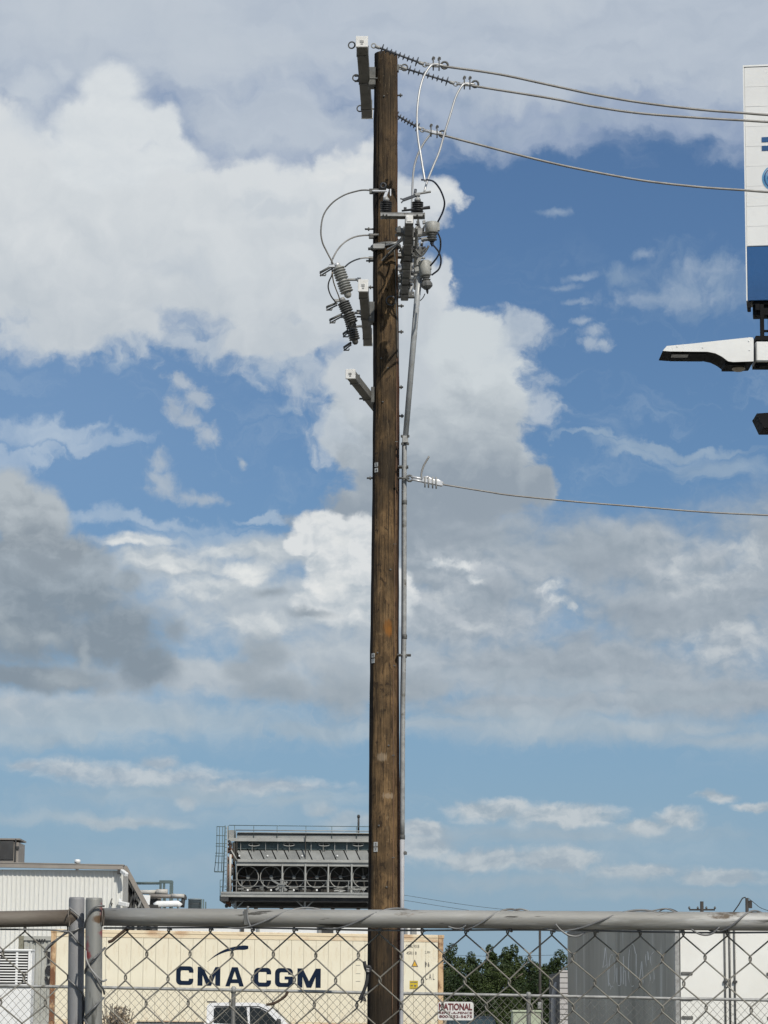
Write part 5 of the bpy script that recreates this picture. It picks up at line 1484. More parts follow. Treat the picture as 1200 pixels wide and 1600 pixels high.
mb = MB(); mb.add([e0 + V(0, 0, .1), e1 + V(0, 0, .1), e1 + V(0, 2.2, .12), e0 + V(0, 2.2, .12)], [(0, 1, 2, 3)]); mb.build('roof', M_trim, bld)
bbox('side_flashing', bx1 - .01, bx1 + .20, YB + .0, YB + .12, 0, bzt - .1, M_shw)
# steep lean-to truss at the right end: sloping edge, posts, braces
r0_ = P(195, 1354, YB + .4); r1_ = P(229.5, 1417, YB + .4); rdir = (r1_ - r0_).normalized()
mb = MB(); mb.beam(r0_, r1_ + rdir * .8, .3, .16); mb.build('rake_beam', M_trim, bld)
mb = MB(); mb.beam(r0_ + V(-.06, .1, -.12), r1_ + rdir * .8 + V(-.1, .1, -.2), .4, .1); mb.build('rake_gutter', M_galvd, bld)
for px, yt in ((199, 1366), (205, 1372), (213, 1388), (222, 1404)):
    t = P(px, yt, YB + .5); mb = MB(); mb.tube([t, V(t.x, t.y, 0)], .06, 8); mb.build('lean_to_post', M_dark if px in (205, 222) else M_shw, bld)
bbox('lean_to_wall', bx1 + .2, P(228, 1400, YB).x + .4, YB + 1.0, YB + 1.1, 0, P(200, 1412, YB).z, M_dark)
t0 = P(196, 1364, YB + .8); 
mb = MB(); mb.add([t0, V(t0.x, t0.y, 2), V(P(228, 1417, YB).x, t0.y, 2), P(229, 1417, YB + .8)], [(0, 1, 2, 3)]); mb.build('lean_to_gable', M_shw, bld)
for a, b in (((203, 1412), (212, 1386)), ((212, 1412), (206, 1380)), ((216, 1418), (222, 1404)), ((208, 1418), (215, 1398))):
    mb = MB(); mb.beam(P(a[0], a[1], YB + .3), P(b[0], b[1], YB + .3), .07, .07); mb.build('brace', M_dark if a[0] < 213 else M_galv, bld)
hv = thing('rooftop_unit', 'brown grey rooftop air unit on the warehouse roof edge', 'air conditioner', P(0, 1343, YB + 5))
hz0 = P(0, 1346, YB + 4).z; hz1 = P(0, 1311, YB + 4).z; hx1 = P(29, 1330, YB + 4).x
mb = MB(); mb.box(V(hx1 - 1.6, YB + 5, (hz0 + hz1) / 2 - .1), (3.2, 2, hz1 - hz0 - .05)); mb.build('casing', M_trim, hv)
mb = MB(); mb.box(V(hx1 - 1.05, YB + 3.98, (hz0 + hz1) / 2), (1.7, .06, hz1 - hz0 - .15)); mb.build('dark_panel', M_dark, hv)
mb = MB(); mb.box(V(hx1 - 1.6, YB + 5, hz1), (3.3, 2.1, .06)); mb.build('lid', M_trim, hv)
mb = MB(); mb.box(V(hx1 - .12, YB + 3.97, (hz0 + hz1) / 2), (.05, .05, hz1 - hz0)); mb.box(V(hx1 - .05, YB + 3.97, (hz0 + hz1) / 2 + .1), (.14, .05, .12)); mb.build('conduit', M_dark, hv)
vt = P(121, 1349, YB + 3)
mb = MB(); mb.lathe(vt, ez, [(-.4, .07), (.0, .07), (.0, .12), (.14, .12), (.16, .05)], 10); mb.build('roof_vent', M_white, None, loc=vt, top=('tiny white vent cap alone on the warehouse roof', 'vent'))
cm = thing('security_camera', 'white security camera and dark bracket high on the warehouse corner', 'camera', P(190, 1363, YB - .3))
mb = MB(); mb.box(P(186.5, 1362.5, YB - .2), (.14, .2, .16)); mb.build('bracket', M_dark, cm)
mb = MB(); mb.beam(P(190, 1361, YB - .3), P(198, 1367, YB - .6), .15, .15, bev=.02); mb.build('camera_body', M_white, cm)
fl = thing('flood_light', 'white flood light low on the warehouse corner', 'light', P(192, 1411, YB - .3))
mb = MB(); mb.beam(P(187, 1411, YB - .3), P(200, 1414, YB - .5), .2, .16, bev=.02); mb.box(P(188, 1409, YB - .25), (.1, .1, .22)); mb.build('lamp_head', M_white, fl)
mb = MB(); mb.tube([P(192, 1412, YB - .3), P(186, 1410, YB)], .03, 6); mb.build('arm', M_galvd, fl)
mb = MB(); mb.tube([P(174, 1415, YB - .1), P(173.5, 1408, YB - .15), P(175, 1404, YB - .1)], .025, 6); mb.box(P(174, 1412, YB - .12), (.1, .06, .05)); mb.build('wall_hook', M_galvd, bld)

# ================================================================== pipework and tanks beside it
M_teal = mat('green_grey_steel', (.10, .14, .14), (.07, .10, .10), 1, rough=.6)
M_tank = mat('blue_grey_tank', (.24, .29, .31), (.19, .23, .25), 1, rough=.5)
M_lag = mat('pipe_lagging', (.52, .50, .46), (.42, .40, .36), 1, rough=.6)
YQ = 130.0
pr = thing('pipe_rack', 'green grey pipe rack with pale lagged pipes beside the warehouse', 'pipework', P(250, 1650, YQ)); pr.location.z = 0; ORG[pr.name] = Vector(pr.location)
def seg(name, a, b, r, m, par=pr, Y=YQ, dy=0):
    mb = MB(); mb.tube([P(a[0], a[1], Y + dy), P(b[0], b[1], Y + dy)], r, 8); return mb.build(name, m, par)
seg('beam', (205, 1380), (250, 1380), .06, M_teal)
for x_ in (251, 256.5, 268):
    t = P(x_, 1377, YQ); mb = MB(); mb.box(V(t.x, YQ, t.z / 2), (.10 if x_ != 268 else .16, .12, t.z)); mb.build('column', M_teal, pr)
mb = MB(); mb.beam(P(249, 1378, YQ), P(269.5, 1378, YQ), .14, .14); mb.build('beam', M_teal, pr)
seg('pipe', (215, 1394), (246, 1394), .10, M_lag, dy=-.5)
seg('pipe', (244, 1393.5), (262, 1393.5), .12, M_lag, dy=-.7)
seg('pipe', (233, 1400), (286, 1401), .09, M_trim, dy=-.9)
seg('pipe', (268, 1399.5), (288, 1400), .09, M_lag, dy=-1.0)
seg('downpipe', (287, 1401), (285, 1418), .09, M_dark, dy=-.9)
mb = MB(); mb.tube(smooth([P(284, 1400, YQ - .9), P(288, 1401, YQ - .9), P(288.5, 1406, YQ - .9)], 4), .10, 8); mb.build('elbow', M_dark, pr)
for x_ in (236, 240, 245, 249):
    seg('stub', (x_, 1402), (x_ - 1, 1420), .09, M_dark if x_ != 249 else M_trim, dy=-.6)
for x_, in ((258,), (266,), (278,)):
    seg('stand', (x_, 1401), (x_, 1420), .04, M_teal, dy=-.6)
seg('rail', (256, 1409), (284, 1409), .035, M_teal, dy=-.6)
mb = MB(); mb.tube([P(242, 1415.5, YQ - 2), P(246, 1412.5, YQ - 2), P(278, 1412, YQ - 2), P(282, 1416, YQ - 2)], .14, 10); mb.build('lagged_duct', M_white, pr)
mb = MB(); mb.add([P(221, 1398, YQ - 1.5), P(235, 1399, YQ - 1.5), P(233, 1422, YQ - 1.5), P(229, 1422, YQ - 1.5)] + [P(221, 1398, YQ - 1), P(235, 1399, YQ - 1), P(233, 1422, YQ - 1), P(229, 1422, YQ - 1)], [(0, 1, 2, 3), (7, 6, 5, 4), (0, 4, 5, 1), (1, 5, 6, 2), (2, 6, 7, 3), (3, 7, 4, 0)]); mb.build('hopper', M_white, pr)
tk = thing('storage_tank', 'blue grey cylindrical tank above the gate rail', 'tank', P(304, 1600, YQ)); tk.location.z = 0; ORG[tk.name] = Vector(tk.location)
t = P(304, 1405, YQ); mb = MB(); mb.lathe(V(t.x, YQ + .3, 0), ez, [(0, .30), (t.z - .02, .30), (t.z - .02, .32), (t.z + .03, .31), (t.z + .05, .1)], 20); mb.build('shell', M_tank, tk)
for k in (.35, .75, 1.15):
    mb = MB(); mb.ring(V(t.x, YQ + .3, t.z - k * .6), ez, .305, .012, 20, 4); mb.build('hoop', M_galvd, tk)
for px in (315, 318, 321.5):
    t = P(px, 1405 if px < 320 else 1409, YQ); mb = MB(); mb.tube([V(t.x, YQ, 0), t], .035, 6); mb.build('standpipe', M_teal, tk)

# ================================================================== low white building behind the container
YW = 126.0
lb = thing('storage_building', 'low white building mostly hidden behind the cream container', 'building', P(430, 1650, YW)); lb.location.z = 0; ORG[lb.name] = Vector(lb.location)
wx0, wx1 = P(196, 1440, YW).x, P(661, 1440, YW).x; wz = P(430, 1428, YW).z
bbox('wall', wx0, wx1, YW, YW + 10, 0, wz, M_white, lb)
bbox('roof', wx0 - .1, wx1 + .1, YW - .1, YW + 10.1, wz, wz + .12, M_galv, lb)
for px, w_, m_2 in ((208, .3, M_shw), (214, .12, M_dark), (222, .3, M_shw), (234, .25, M_shw), (243, .1, M_dark), (379, .14, M_dark), (404, .1, M_shw), (500, .14, M_shw), (512, .5, M_dark), (635, .1, M_shw), (647, .22, M_shw)):
    x_ = P(px, 1450, YW).x; bbox('downpipe', x_ - w_ / 2, x_ + w_ / 2, YW - .12, YW - .02, 1, wz - .3, m_2, lb)

# ================================================================== big air cooled condenser
YC = 150.0
M_cgal = mat('pale_condenser_steel', (.38, .38, .355), (.30, .30, .28), 1, rough=.6)
M_cmid = mat('grey_condenser_panel', (.31, .315, .30), (.25, .255, .245), 1.2, rough=.6)
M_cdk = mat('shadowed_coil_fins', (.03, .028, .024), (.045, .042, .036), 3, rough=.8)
M_rustp = mat('rusty_pipework', (.14, .06, .03), (.07, .045, .03), 2, rough=.8)
cd = thing('cooling_tower', 'large grey condenser deck with a row of round fans on a steel platform', 'condenser', P(480, 1650, YC)); cd.location.z = 0; ORG[cd.name] = Vector(cd.location)
def C(px, py, dy=0): return P(px, py, YC + dy)
def slab(name, x0, x1, y0, y1, d0, d1, m, par=cd, bev=0):
    """px rectangle at the front plane d0, carried back to d1"""
    a = C(x0, y1, d0); b = C(x1, y0, d0)
    mb = MB(); mb.box(V((a.x + b.x) / 2, YC + (d0 + d1) / 2, (a.z + b.z) / 2), (b.x - a.x, d1 - d0, b.z - a.z), bev=bev); return mb.build(name, m, par)
XE = 612
slab('top_deck', 370, XE, 1303.5, 1311, .25, 4, M_cmid)
slab('top_edge', 371, XE, 1301.8, 1303.6, .2, .5, M_cdk)
slab('top_beam', 357, XE, 1311, 1314.2, .15, .35, M_cgal)
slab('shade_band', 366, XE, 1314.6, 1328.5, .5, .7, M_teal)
for x_ in (376, 394, 415, 434, 452, 478, 486, 505, 523, 542, 560):
    slab('hanger', x_ - .5, x_ + .5, 1315, 1342, .30, .34, M_cgal if x_ != 478 else M_cdk)
slab('mullion', 476.5, 478, 1303, 1347, .0, .1, M_cdk)
for x_ in (397, 451.5, 506.5, 559.5):
    c = C(x_, 1319.5, .36)
    mb = MB()
    pts = [c + V(.30 * math.cos(a), .28 * math.sin(a) * .3, .09 * math.sin(a)) for a in [2 * math.pi * k / 16 for k in range(17)]]
    mb.tube(pts, .022, 5, caps=False); mb.build('vent_ring', M_cgal, cd)
    mb = MB(); mb.box(c + V(0, .05, 0), (.42, .02, .05)); mb.tube([c + V(0, 0, .05), c - V(0, 0, .5)], .02, 5); mb.build('vent_stem', M_cdk, cd)
# sloping filter panels
M_slope = mat('dusty_slope_panel', (.22, .225, .215), (.17, .175, .17), 1.5, rough=.8)
M_slope2 = mat('dusty_slope_panel_light', (.25, .255, .245), (.20, .205, .195), 1.5, rough=.8)
M_ring = mat('dull_fan_ring', (.33, .325, .30), rough=.8)
nP = 13; pitch = (XE - 369) / nP
for k in range(nP):
    xa = 369 + k * pitch
    a, b = C(xa + 1, 1328.8, .42), C(xa + pitch - 1, 1328.8, .42)
    c, d = C(xa + pitch + 6, 1344, -.05), C(xa + 8, 1344, -.05)
    mb = MB(); o_ = V(0, .06, -.02)
    vs = [a, b, c, d] + [p + o_ for p in (a, b, c, d)]
    mb.add(vs, [(0, 1, 2, 3), (7, 6, 5, 4), (0, 4, 5, 1), (1, 5, 6, 2), (2, 6, 7, 3), (3, 7, 4, 0)]); mb.build('sloped_panel', M_slope if k % 3 else M_slope2, cd)
mb = MB(); mb.beam(C(XE / 2 + 184, 1336.5, 1.4), C(XE / 2 + 184.01, 1344, .7), .1, .1)
slab('slope_backing', 367, XE, 1328.5, 1345, .50, .6, M_cdk)
slab('gutter', 371, XE, 1344, 1346.5, -.1, .4, M_cgal)
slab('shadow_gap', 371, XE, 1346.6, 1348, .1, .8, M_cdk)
slab('fan_beam', 370, XE, 1348.2, 1352.5, .0, .3, M_cgal)
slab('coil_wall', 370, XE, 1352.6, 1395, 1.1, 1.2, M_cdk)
slab('side_cladding', 368, 371, 1315, 1395, .2, 4, M_cdk)
slab('back_core', 371, XE, 1315, 1395, 1.7, 4, M_cmid)
for x_, wd in ((369.3, 1.4), (441, 2.6), (477, 2.8), (513, 2.6), (549.5, 2.6), (586, 2.6)):
    slab('fan_post', x_ - wd / 2, x_ + wd / 2, 1350, 1396, -.05, .2, M_cgal)
for k, x_ in enumerate((387, 423.5, 459, 495, 532, 568, 604)):
    c = C(x_, 1370.5, .35)
    fr = thing  # fans are parts with their own ring, blades and hub
    mb = MB(); mb.ring(c, V(0, 1, 0), .56, .028, 28, 5); mb.lathe(c + V(0, .05, 0), V(0, 1, 0), [(0, .57), (.5, .57)], 28); 
    mb = MB(); mb.ring(c, V(0, 1, 0), .56, .028, 30, 5); fan = mb.build('fan', M_ring, cd)
    rg = random.Random(k)
    a0r = rg.uniform(0, 1)
    mb = MB()
    for q in range(6):
        a = a0r + q * math.pi / 3
        dd = V(math.cos(a), 0, math.sin(a)); nn = V(-math.sin(a), 0, math.cos(a))
        mb.box(c + V(0, .35, 0) + dd * .30, (.42, .015, .06), (dd, (V(0, 1, 0) * .8 + nn * .6).normalized(), (nn * .8 - V(0, 1, 0) * .6).normalized()))
    mb.build('fan_blades', mat('dusty_fan_blade', (.13, .12, .105), rough=.8), fan)
    mb = MB(); mb.lathe(c + V(0, .2, 0), V(0, 1, 0), [(0, .06), (.02, .11), (.2, .11)], 12); mb.build('hub', M_slope, fan)
    mb = MB(); mb.beam(c + V(-.5, .5, 0), c + V(.1, .5, 0), .02, .03); mb.build('motor_mount', M_rustp, fan)
    mb = MB(); mb.lathe(C(x_ + (0 if k < 4 else 0), 1391, .1), V(0, -1, 0), [(0, .055), (.04, .055), (.05, .03)], 8); mb.build('work_lamp', M_white, cd)
slab('walkway', 345, XE, 1395.5, 1401.2, -1.3, -.1, M_cgal)
slab('walkway_edge', 345, XE, 1395, 1396.2, -1.34, -1.3, M_cmid)
slab('under_deck', 343, XE, 1401.3, 1407, -1.0, 3.5, M_dark)
slab('under_beams', 366, XE, 1407, 1416, 1.0, 3.5, M_cdk)
for (x_, m_2) in ((368, M_cmid), (476.5, M_cgal), (585, M_cgal)):
    t = C(x_, 1401, -.6)
    mb = MB(); mb.box(V(t.x, YC - .6, t.z / 2), (.1, .12, t.z)); mb.build('support_column', m_2, cd)
    for sgn in (-1, 1):
        mb = MB(); mb.beam(C(x_, 1420, -.6), C(x_ + sgn * 15, 1406, -.6), .06, .06); mb.build('knee_brace', m_2, cd)
for x_ in (400, 440, 520, 560):
    t = C(x_, 1407, 3.2); mb = MB(); mb.box(V(t.x, YC + 3.2, t.z / 2), (.2, .2, t.z)); mb.build('support_column', M_dark, cd)
# rails
def rail(name, pts, r=.025, m=M_teal, par=cd, dy=0):
    mb = MB(); mb.tube([C(x, y, dy) for x, y in pts], r, 6); return mb.build(name, m, par)
hr = M_cmid
rail('handrail', [(358, 1289.5), (XE, 1292)], .02, M_teal, dy=.2)
rail('handrail', [(368, 1297), (XE, 1299)], .03, M_cmid, dy=.2)
rail('handrail', [(371, 1301), (XE, 1302.3)], .035, M_cgal, dy=.15)
for x_ in (357, 366.5, 396.5, 433, 478, 518.5, 557, 595):
    rail('railing_post', [(x_, 1289.7 + (x_ - 358) * .01), (x_, 1312)], .018, M_teal, dy=.2)
for y_ in (1375.8, 1385):
    rail('handrail', [(361, y_ - .5), (XE, y_ + 1.2)], .022, M_slope2, dy=-1.3)
for x_ in (378, 411, 443.5, 477, 511, 544.5, 578):
    rail('railing_post', [(x_, 1376), (x_, 1396)], .02, M_slope2, dy=-1.3)
# ladder cage
for x_, xb in ((339, 335), (343, 340.5), (348, 346)):
    rail('cage_bar', [(x_, 1291.5), (x_ - .5, 1330), (xb, 1362)], .02, M_teal, dy=-.4)
for y_ in (1291.5, 1305.5, 1318, 1322, 1333, 1337.5, 1348, 1362):
    rail('cage_hoop', [(338.5 - (y_ - 1291) * .05, y_), (351, y_ + .2)], .02 if y_ != 1362 else .035, M_teal, dy=-.4)
rail('ladder_stile', [(352, 1290), (350.5, 1330), (348, 1396)], .035, M_teal, dy=-.4)
rail('ladder_stile', [(355.5, 1291), (354.5, 1396)], .025, M_cmid, dy=-.4)
for y_ in range(1294, 1396, 6):
    rail('ladder_rung', [(351, y_), (355.5, y_)], .014, M_teal, dy=-.4)
rail('handrail', [(344, 1375), (344, 1408)], .02, M_teal, dy=-1.3); rail('handrail', [(344, 1385.5), (356, 1386)], .02, M_teal, dy=-1.3); rail('handrail', [(344, 1375), (356, 1375)], .015, M_teal, dy=-1.3)
slab('platform_plate', 344, 357, 1401, 1408, -1.3, -.2, M_dark)
slab('corner_panel', 356, 367, 1297, 1311, .2, 1.5, M_cmid)
# rusty pipe cluster at the left end
rg = random.Random(11)
for k in range(16):
    y0 = 1314 + k * 5
    mb = MB(); mb.tube(smooth([C(357 + rg.uniform(-2, 3), y0, .1), C(359 + rg.uniform(-2, 4), y0 + 4, 0), C(358 + rg.uniform(-2, 3), y0 + 8, .1)], 3), .05 + rg.random() * .05, 6)
    mb.build('rusty_pipe', M_rustp if k % 3 else M_dark, cd)
rail('riser', [(360, 1335), (359, 1395)], .07, M_lag, dy=-.05)
rail('riser', [(356.5, 1350), (356.5, 1396)], .04, M_rustp, dy=-.05)
rail('riser', [(365.5, 1316), (366, 1396)], .09, M_cdk, dy=.3)
rail('brace', [(361, 1328), (370, 1344)], .045, M_cgal, dy=-.05)
for (x_, y_, r_, m_2) in ((357, 1404, .12, M_rustp), (356, 1410, .14, M_rustp), (354, 1415, .1, M_dark), (359, 1414, .1, M_rustp)):
    mb = MB(); mb.lathe(C(x_, y_, -.6), V(.2, -.3, 1), [(-.1, r_ * .7), (0, r_), (.1, r_ * .6)], 8); mb.build('valve', m_2, cd)
rail('hose', [(361, 1404), (363, 1412), (369, 1418)], .04, M_cmid, dy=-.6)
# spare parts leaning on the walkway
mb = MB(); cc_ = C(440, 1384, -1.0)
for a in (35, 95, 150, 215, 265, 320):
    d_ = V(math.cos(R(a)), 0, math.sin(R(a))); mb.beam(cc_, cc_ + d_ * (.36 if a not in (150,) else .62), .05, .10)
mb.lathe(cc_ + V(0, -.06, 0), V(0, 1, 0), [(0, .12), (.1, .12)], 12); mb.build('spare_fan', M_slope2, cd)
for a, b in (((522, 1392), (555, 1388)), ((526, 1395), (540, 1391)), ((530, 1390), (572, 1389))):
    mb = MB(); mb.beam(C(a[0], a[1], -1.0), C(b[0], b[1], -1.0), .05, .06); mb.build('loose_bar', M_cgal, cd)
for x_ in (544, 552, 560, 568):
    rail('baluster', [(x_, 1388), (x_, 1396)], .03, M_cgal, dy=-.9)
for x_ in (374, 418, 472, 527):
    mb = MB(); mb.lathe(C(x_, 1337.5, .1), V(0, -1, 0), [(0, .045), (.05, .05), (.06, .02)], 10); mb.build('work_lamp', M_white, cd)
for x_ in (397, 451, 505, 558):
    mb = MB(); mb.lathe(C(x_, 1345.5, .2), V(0, -1, 0), [(0, .05), (.04, .05), (.05, .02)], 10); mb.build('work_lamp', M_white, cd)
rg = random.Random(4)
for k in range(22):
    x_ = rg.uniform(374, 572); mb = MB(); mb.box(C(x_, rg.uniform(1387, 1393), .7), (rg.uniform(.1, .4), .1, rg.uniform(.03, .1))); mb.build('pipe_fitting', M_slope, cd)
stk = thing('vent_stack', 'thin dark vent stack rising above the condenser deck', 'pipe', C(560, 1302, .4))
mb = MB(); mb.tube([C(560, 1304, .4), C(560.3, 1273, .4)], .055, 10); mb.build('stack_pipe', M_dark, stk)
mb = MB(); mb.lathe(C(560.3, 1275.5, .4), ez, [(-.08, .075), (.02, .085), (.07, .05)], 10); mb.build('cap', M_dark, stk)

# ================================================================== trailers on the right
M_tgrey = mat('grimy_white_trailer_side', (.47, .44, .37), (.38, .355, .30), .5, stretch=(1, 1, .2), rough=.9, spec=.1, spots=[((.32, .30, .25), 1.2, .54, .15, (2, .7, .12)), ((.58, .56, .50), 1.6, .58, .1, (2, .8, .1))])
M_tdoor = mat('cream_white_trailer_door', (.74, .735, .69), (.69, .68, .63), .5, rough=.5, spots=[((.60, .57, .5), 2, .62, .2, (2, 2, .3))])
M_chalk = mat('pale_finger_marks', (.80, .78, .72), rough=.8)
YD = 68.0
dc = P(1054.5, 1500, YD); de = P(1220, 1500, YD)
th = 4.1
tr = thing('semi_trailer', 'grimy box trailer seen from its pale rear doors and long grey side', 'trailer', V(dc.x + 1.25, YD, 0))
fl_ = P(886, 1456, 84.5)
sd = V(fl_.x - dc.x, 84.5 - YD, 0); TLn = sd.length; sd.normalize(); rt = V(sd.y, -sd.x, 0)   # along the side, and across the doors
th = fl_.z
def tp(u, w, z): return V(dc.x, YD, 0) + sd * u + rt * w + ez * z
def tbox(name, u0, u1, w0, w1, z0, z1, m, par=tr, bev=0):
    mb = MB(); mb.box(tp((u0 + u1) / 2, (w0 + w1) / 2, (z0 + z1) / 2), (w1 - w0, u1 - u0, z1 - z0), (rt, sd, ez), bev); return mb.build(name, m, par)
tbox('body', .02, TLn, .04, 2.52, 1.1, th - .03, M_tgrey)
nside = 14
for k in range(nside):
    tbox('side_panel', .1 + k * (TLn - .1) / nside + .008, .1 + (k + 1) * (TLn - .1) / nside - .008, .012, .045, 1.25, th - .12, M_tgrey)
tbox('top_rail', .0, TLn + .02, -.005, .06, th - .12, th, M_galvd)
tbox('bottom_rail', .0, TLn, -.005, .06, 1.08, 1.24, M_galvd)
tbox('corner_post', -.05, .05, -.01, .10, 1.05, th, M_galv, bev=.01)
tbox('corner_post', -.05, .05, 2.46, 2.56, 1.05, th, M_galv, bev=.01)
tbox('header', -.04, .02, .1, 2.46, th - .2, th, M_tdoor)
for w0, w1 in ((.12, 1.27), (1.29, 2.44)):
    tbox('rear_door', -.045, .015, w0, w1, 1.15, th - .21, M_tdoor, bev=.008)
tbox('sill', -.06, .02, .1, 2.46, 1.0, 1.14, M_galvd)
for wv in (1.17, 1.285, 1.40):
    mb = MB(); mb.tube([tp(-.075, wv, 1.1), tp(-.075, wv, th - .1)], .02, 8); rb = mb.build('lock_rod', M_galvd, tr)
for wv in (1.17, 1.40):
    for z_ in (P(1130, 1534, YD).z,):
        mb = MB(); mb.box(tp(-.09, wv, z_), (.10, .05, .06), (rt, sd, ez), .006); mb.build('rod_guide', M_dark, tr)
for py in (1521, 1561, 1590):
    z_ = P(1060, py, YD).z
    for w0 in (.14, 2.16):
        mb = MB(); mb.box(tp(-.06, w0 + .13, z_), (.27, .03, .075), (rt, sd, ez), .012); mb.build('hinge', M_galvd, tr)
# marks drawn in the grime (narrow loops and strokes)
def onside(px, py, off=-.0):
    d = _f * FPX + CR * (px - 600) - CU * (py - 800)
    o = tp(0, off, 0)
    return CAMLOC + d * ((o - CAMLOC).dot(rt) / d.dot(rt))
strokes = [[(942, 1512), (944.5, 1495), (946, 1480), (948, 1500), (951, 1541)], [(944, 1511), (949, 1506)],
           [(951, 1540), (952, 1505), (955, 1492), (959, 1497), (961, 1520), (959, 1537), (955, 1542), (952, 1536)],
           [(964, 1512), (964, 1535), (967, 1540), (970, 1536), (970, 1510)], [(974, 1494), (974, 1538)], [(974, 1520), (977, 1517), (978, 1541)],
           [(993, 1490), (990, 1477), (986, 1476), (983, 1490), (982, 1515), (983, 1532), (987, 1541), (990, 1540)],
           [(994, 1490), (994, 1530)], [(998, 1535), (1001, 1519), (1003, 1502), (1005, 1536)],
           [(1013, 1500), (1012, 1487), (1009, 1493), (1010, 1508), (1014, 1518), (1016, 1530), (1013, 1541)], [(1022, 1487), (1017, 1493), (1017, 1505), (1021, 1516), (1022, 1530), (1019, 1536)],
           [(953, 1546), (957, 1541), (961, 1546)]]
for s_ in strokes:
    mb = MB()
    pts = smooth([onside(x, y, .006) for x, y in s_], 4)
    for a, b in zip(pts, pts[1:]):
        d_ = (b - a)
        nn = d_.cross(rt).normalized() * .010 + sd * .075 * abs(d_.normalized().z)
        mb.add([a - nn, b - nn, b + nn, a + nn], [(0, 1, 2, 3)])
    mb.build('scrawled_stroke', M_chalk, tr)
for u in (1.6, 2.9):
    for w_ in (.3, 2.2):
        c = tp(u, w_, .5); mb = MB(); mb.lathe(c - rt * .14, rt, [(0, .36), (.02, .49), (.26, .49), (.28, .36)], 20); wh = mb.build('wheel', M_tyre, tr)
        mb = MB(); mb.lathe(c - rt * .15, rt, [(0, .26), (.03, .26)], 14); mb.build('rim', M_galv, wh)
for w_ in (.5, 2.0):
    mb = MB(); mb.tube([tp(TLn - 3, w_, 1.1), tp(TLn - 3, w_, .04)], .07, 8); mb.build('landing_leg', M_galvd, tr)
mb = MB(); mb.box(tp(.1, 1.25, .55), (2.3, .1, .12), (rt, sd, ez)); mb.build('bumper', M_galvd, tr)

M_slat = mat('pale_slat_paint', (.50, .48, .46), (.42, .40, .38), 1, rough=.6)
st_ = thing('slatted_crate', 'pale slatted trailer end just showing beside the grey trailer side', 'trailer', P(878, 1650, 90)); st_.location.z = 0; ORG[st_.name] = Vector(st_.location)
xs0 = P(875.5, 1560, 90).x; zt_ = P(880, 1519, 90).z
bbox('body', xs0, xs0 + 1.8, 90.1, 96, .6, zt_, M_dark, st_)
ns = 14
for k in range(ns):
    z_ = .7 + (zt_ - .7) * k / ns
    bbox('slat', xs0 - .01, xs0 + 1.8, 90.02, 90.08, z_, z_ + (zt_ - .7) / ns * .86, M_slat, st_)
bbox('cap_rail', xs0 - .03, xs0 + 1.84, 90.0, 90.1, zt_, zt_ + .06, M_slat, st_)

# rounded white trailer nose / leaning pale post by the trees
mb = MB(); mb.tube(smooth([P(872, 1536, 92), P(868, 1548, 92), P(866, 1575, 92), P(868, 1640, 92)], 4), .1, 8, radii=None)
o = mb.build('leaning_post', M_slat, None, loc=P(868, 1640, 92), top=('pale bent post leaning beside the slatted trailer end', 'post'))

# ================================================================== pickup truck
M_tw = mat('white_car_paint', (.80, .80, .80), (.78, .78, .78), 1, rough=.25)
M_glass = mat('dark_car_glass', (.012, .015, .017), (.02, .024, .026), 2, rough=.08)
YT = 82.0
tk0 = P(322, 1567, YT)
pt = thing('pickup_truck', 'white crew cab pickup parked in front of the cream container', 'pickup truck', V(P(360, 1600, YT).x, YT + 1, 0))
def tx(px): return P(px, 1590, YT).x
def tz(py, px=380): return P(px, py, YT).z
zr = tz(1566.5)
xb0, xc0 = tx(212), tx(322)
cab = [(xc0, 1.05), (xc0 + .02, zr - .10), (xc0 + .10, zr - .02), (xc0 + .5, zr), (tx(400), zr), (tx(412), zr - .04), (tx(424), zr - .15), (tx(454), tz(1603)), (tx(460), 1.05)]
mb = MB(); mb.prism(cab, V(0, YT, 0), X1, ez, V(0, 1.7, 0)); mb.build('cab', M_tw, pt)
body = [(xb0, .55), (xb0, 1.32), (xc0, 1.34), (tx(460), 1.22), (tx(515), 1.12), (tx(528), .95), (tx(530), .5), (xb0 + .3, .45)]
mb = MB(); mb.prism(body, V(0, YT - .12, 0), X1, ez, V(0, 1.95, 0)); mb.build('body', M_tw, pt)
mb = MB(); mb.box(V((xb0 + xc0) / 2, YT - .13, 1.34), (xc0 - xb0 - .1, .1, .05)); mb.build('bed_rail', M_dark, pt)
w1 = [(tx(334), tz(1603)), (tx(334), tz(1577)), (tx(337), tz(1574)), (tx(385), tz(1573.5)), (tx(388), tz(1603))]
mb = MB(); mb.prism(w1, V(0, YT - .012, 0), X1, ez, V(0, .02, 0)); mb.build('side_window', M_glass, pt)
w2_ = [(tx(391), tz(1603)), (tx(390), tz(1573.5)), (tx(406), tz(1575)), (tx(418), tz(1581)), (tx(440), tz(1603))]
mb = MB(); mb.prism(w2_, V(0, YT - .012, 0), X1, ez, V(0, .02, 0)); mb.build('side_window', M_glass, pt)
a, b = V(tx(414), YT + .1, zr - .06), V(tx(455), YT + .1, tz(1604))
nrm_ = V(b.z - a.z, 0, -(b.x - a.x)).normalized() * -1
nrm_ = V(abs(nrm_.x), 0, abs(nrm_.z))
mb = MB(); mb.add([a + nrm_ * .015, b + nrm_ * .015, b + nrm_ * .015 + V(0, 1.5, 0), a + nrm_ * .015 + V(0, 1.5, 0)], [(0, 1, 2, 3)]); mb.build('windscreen', M_glass, pt)
for sx_ in (389, 332, 444):
    mb = MB(); mb.box(V(tx(sx_), YT - .124, .98), (.014, .01, .62)); mb.build('door_seam', M_dark, pt)
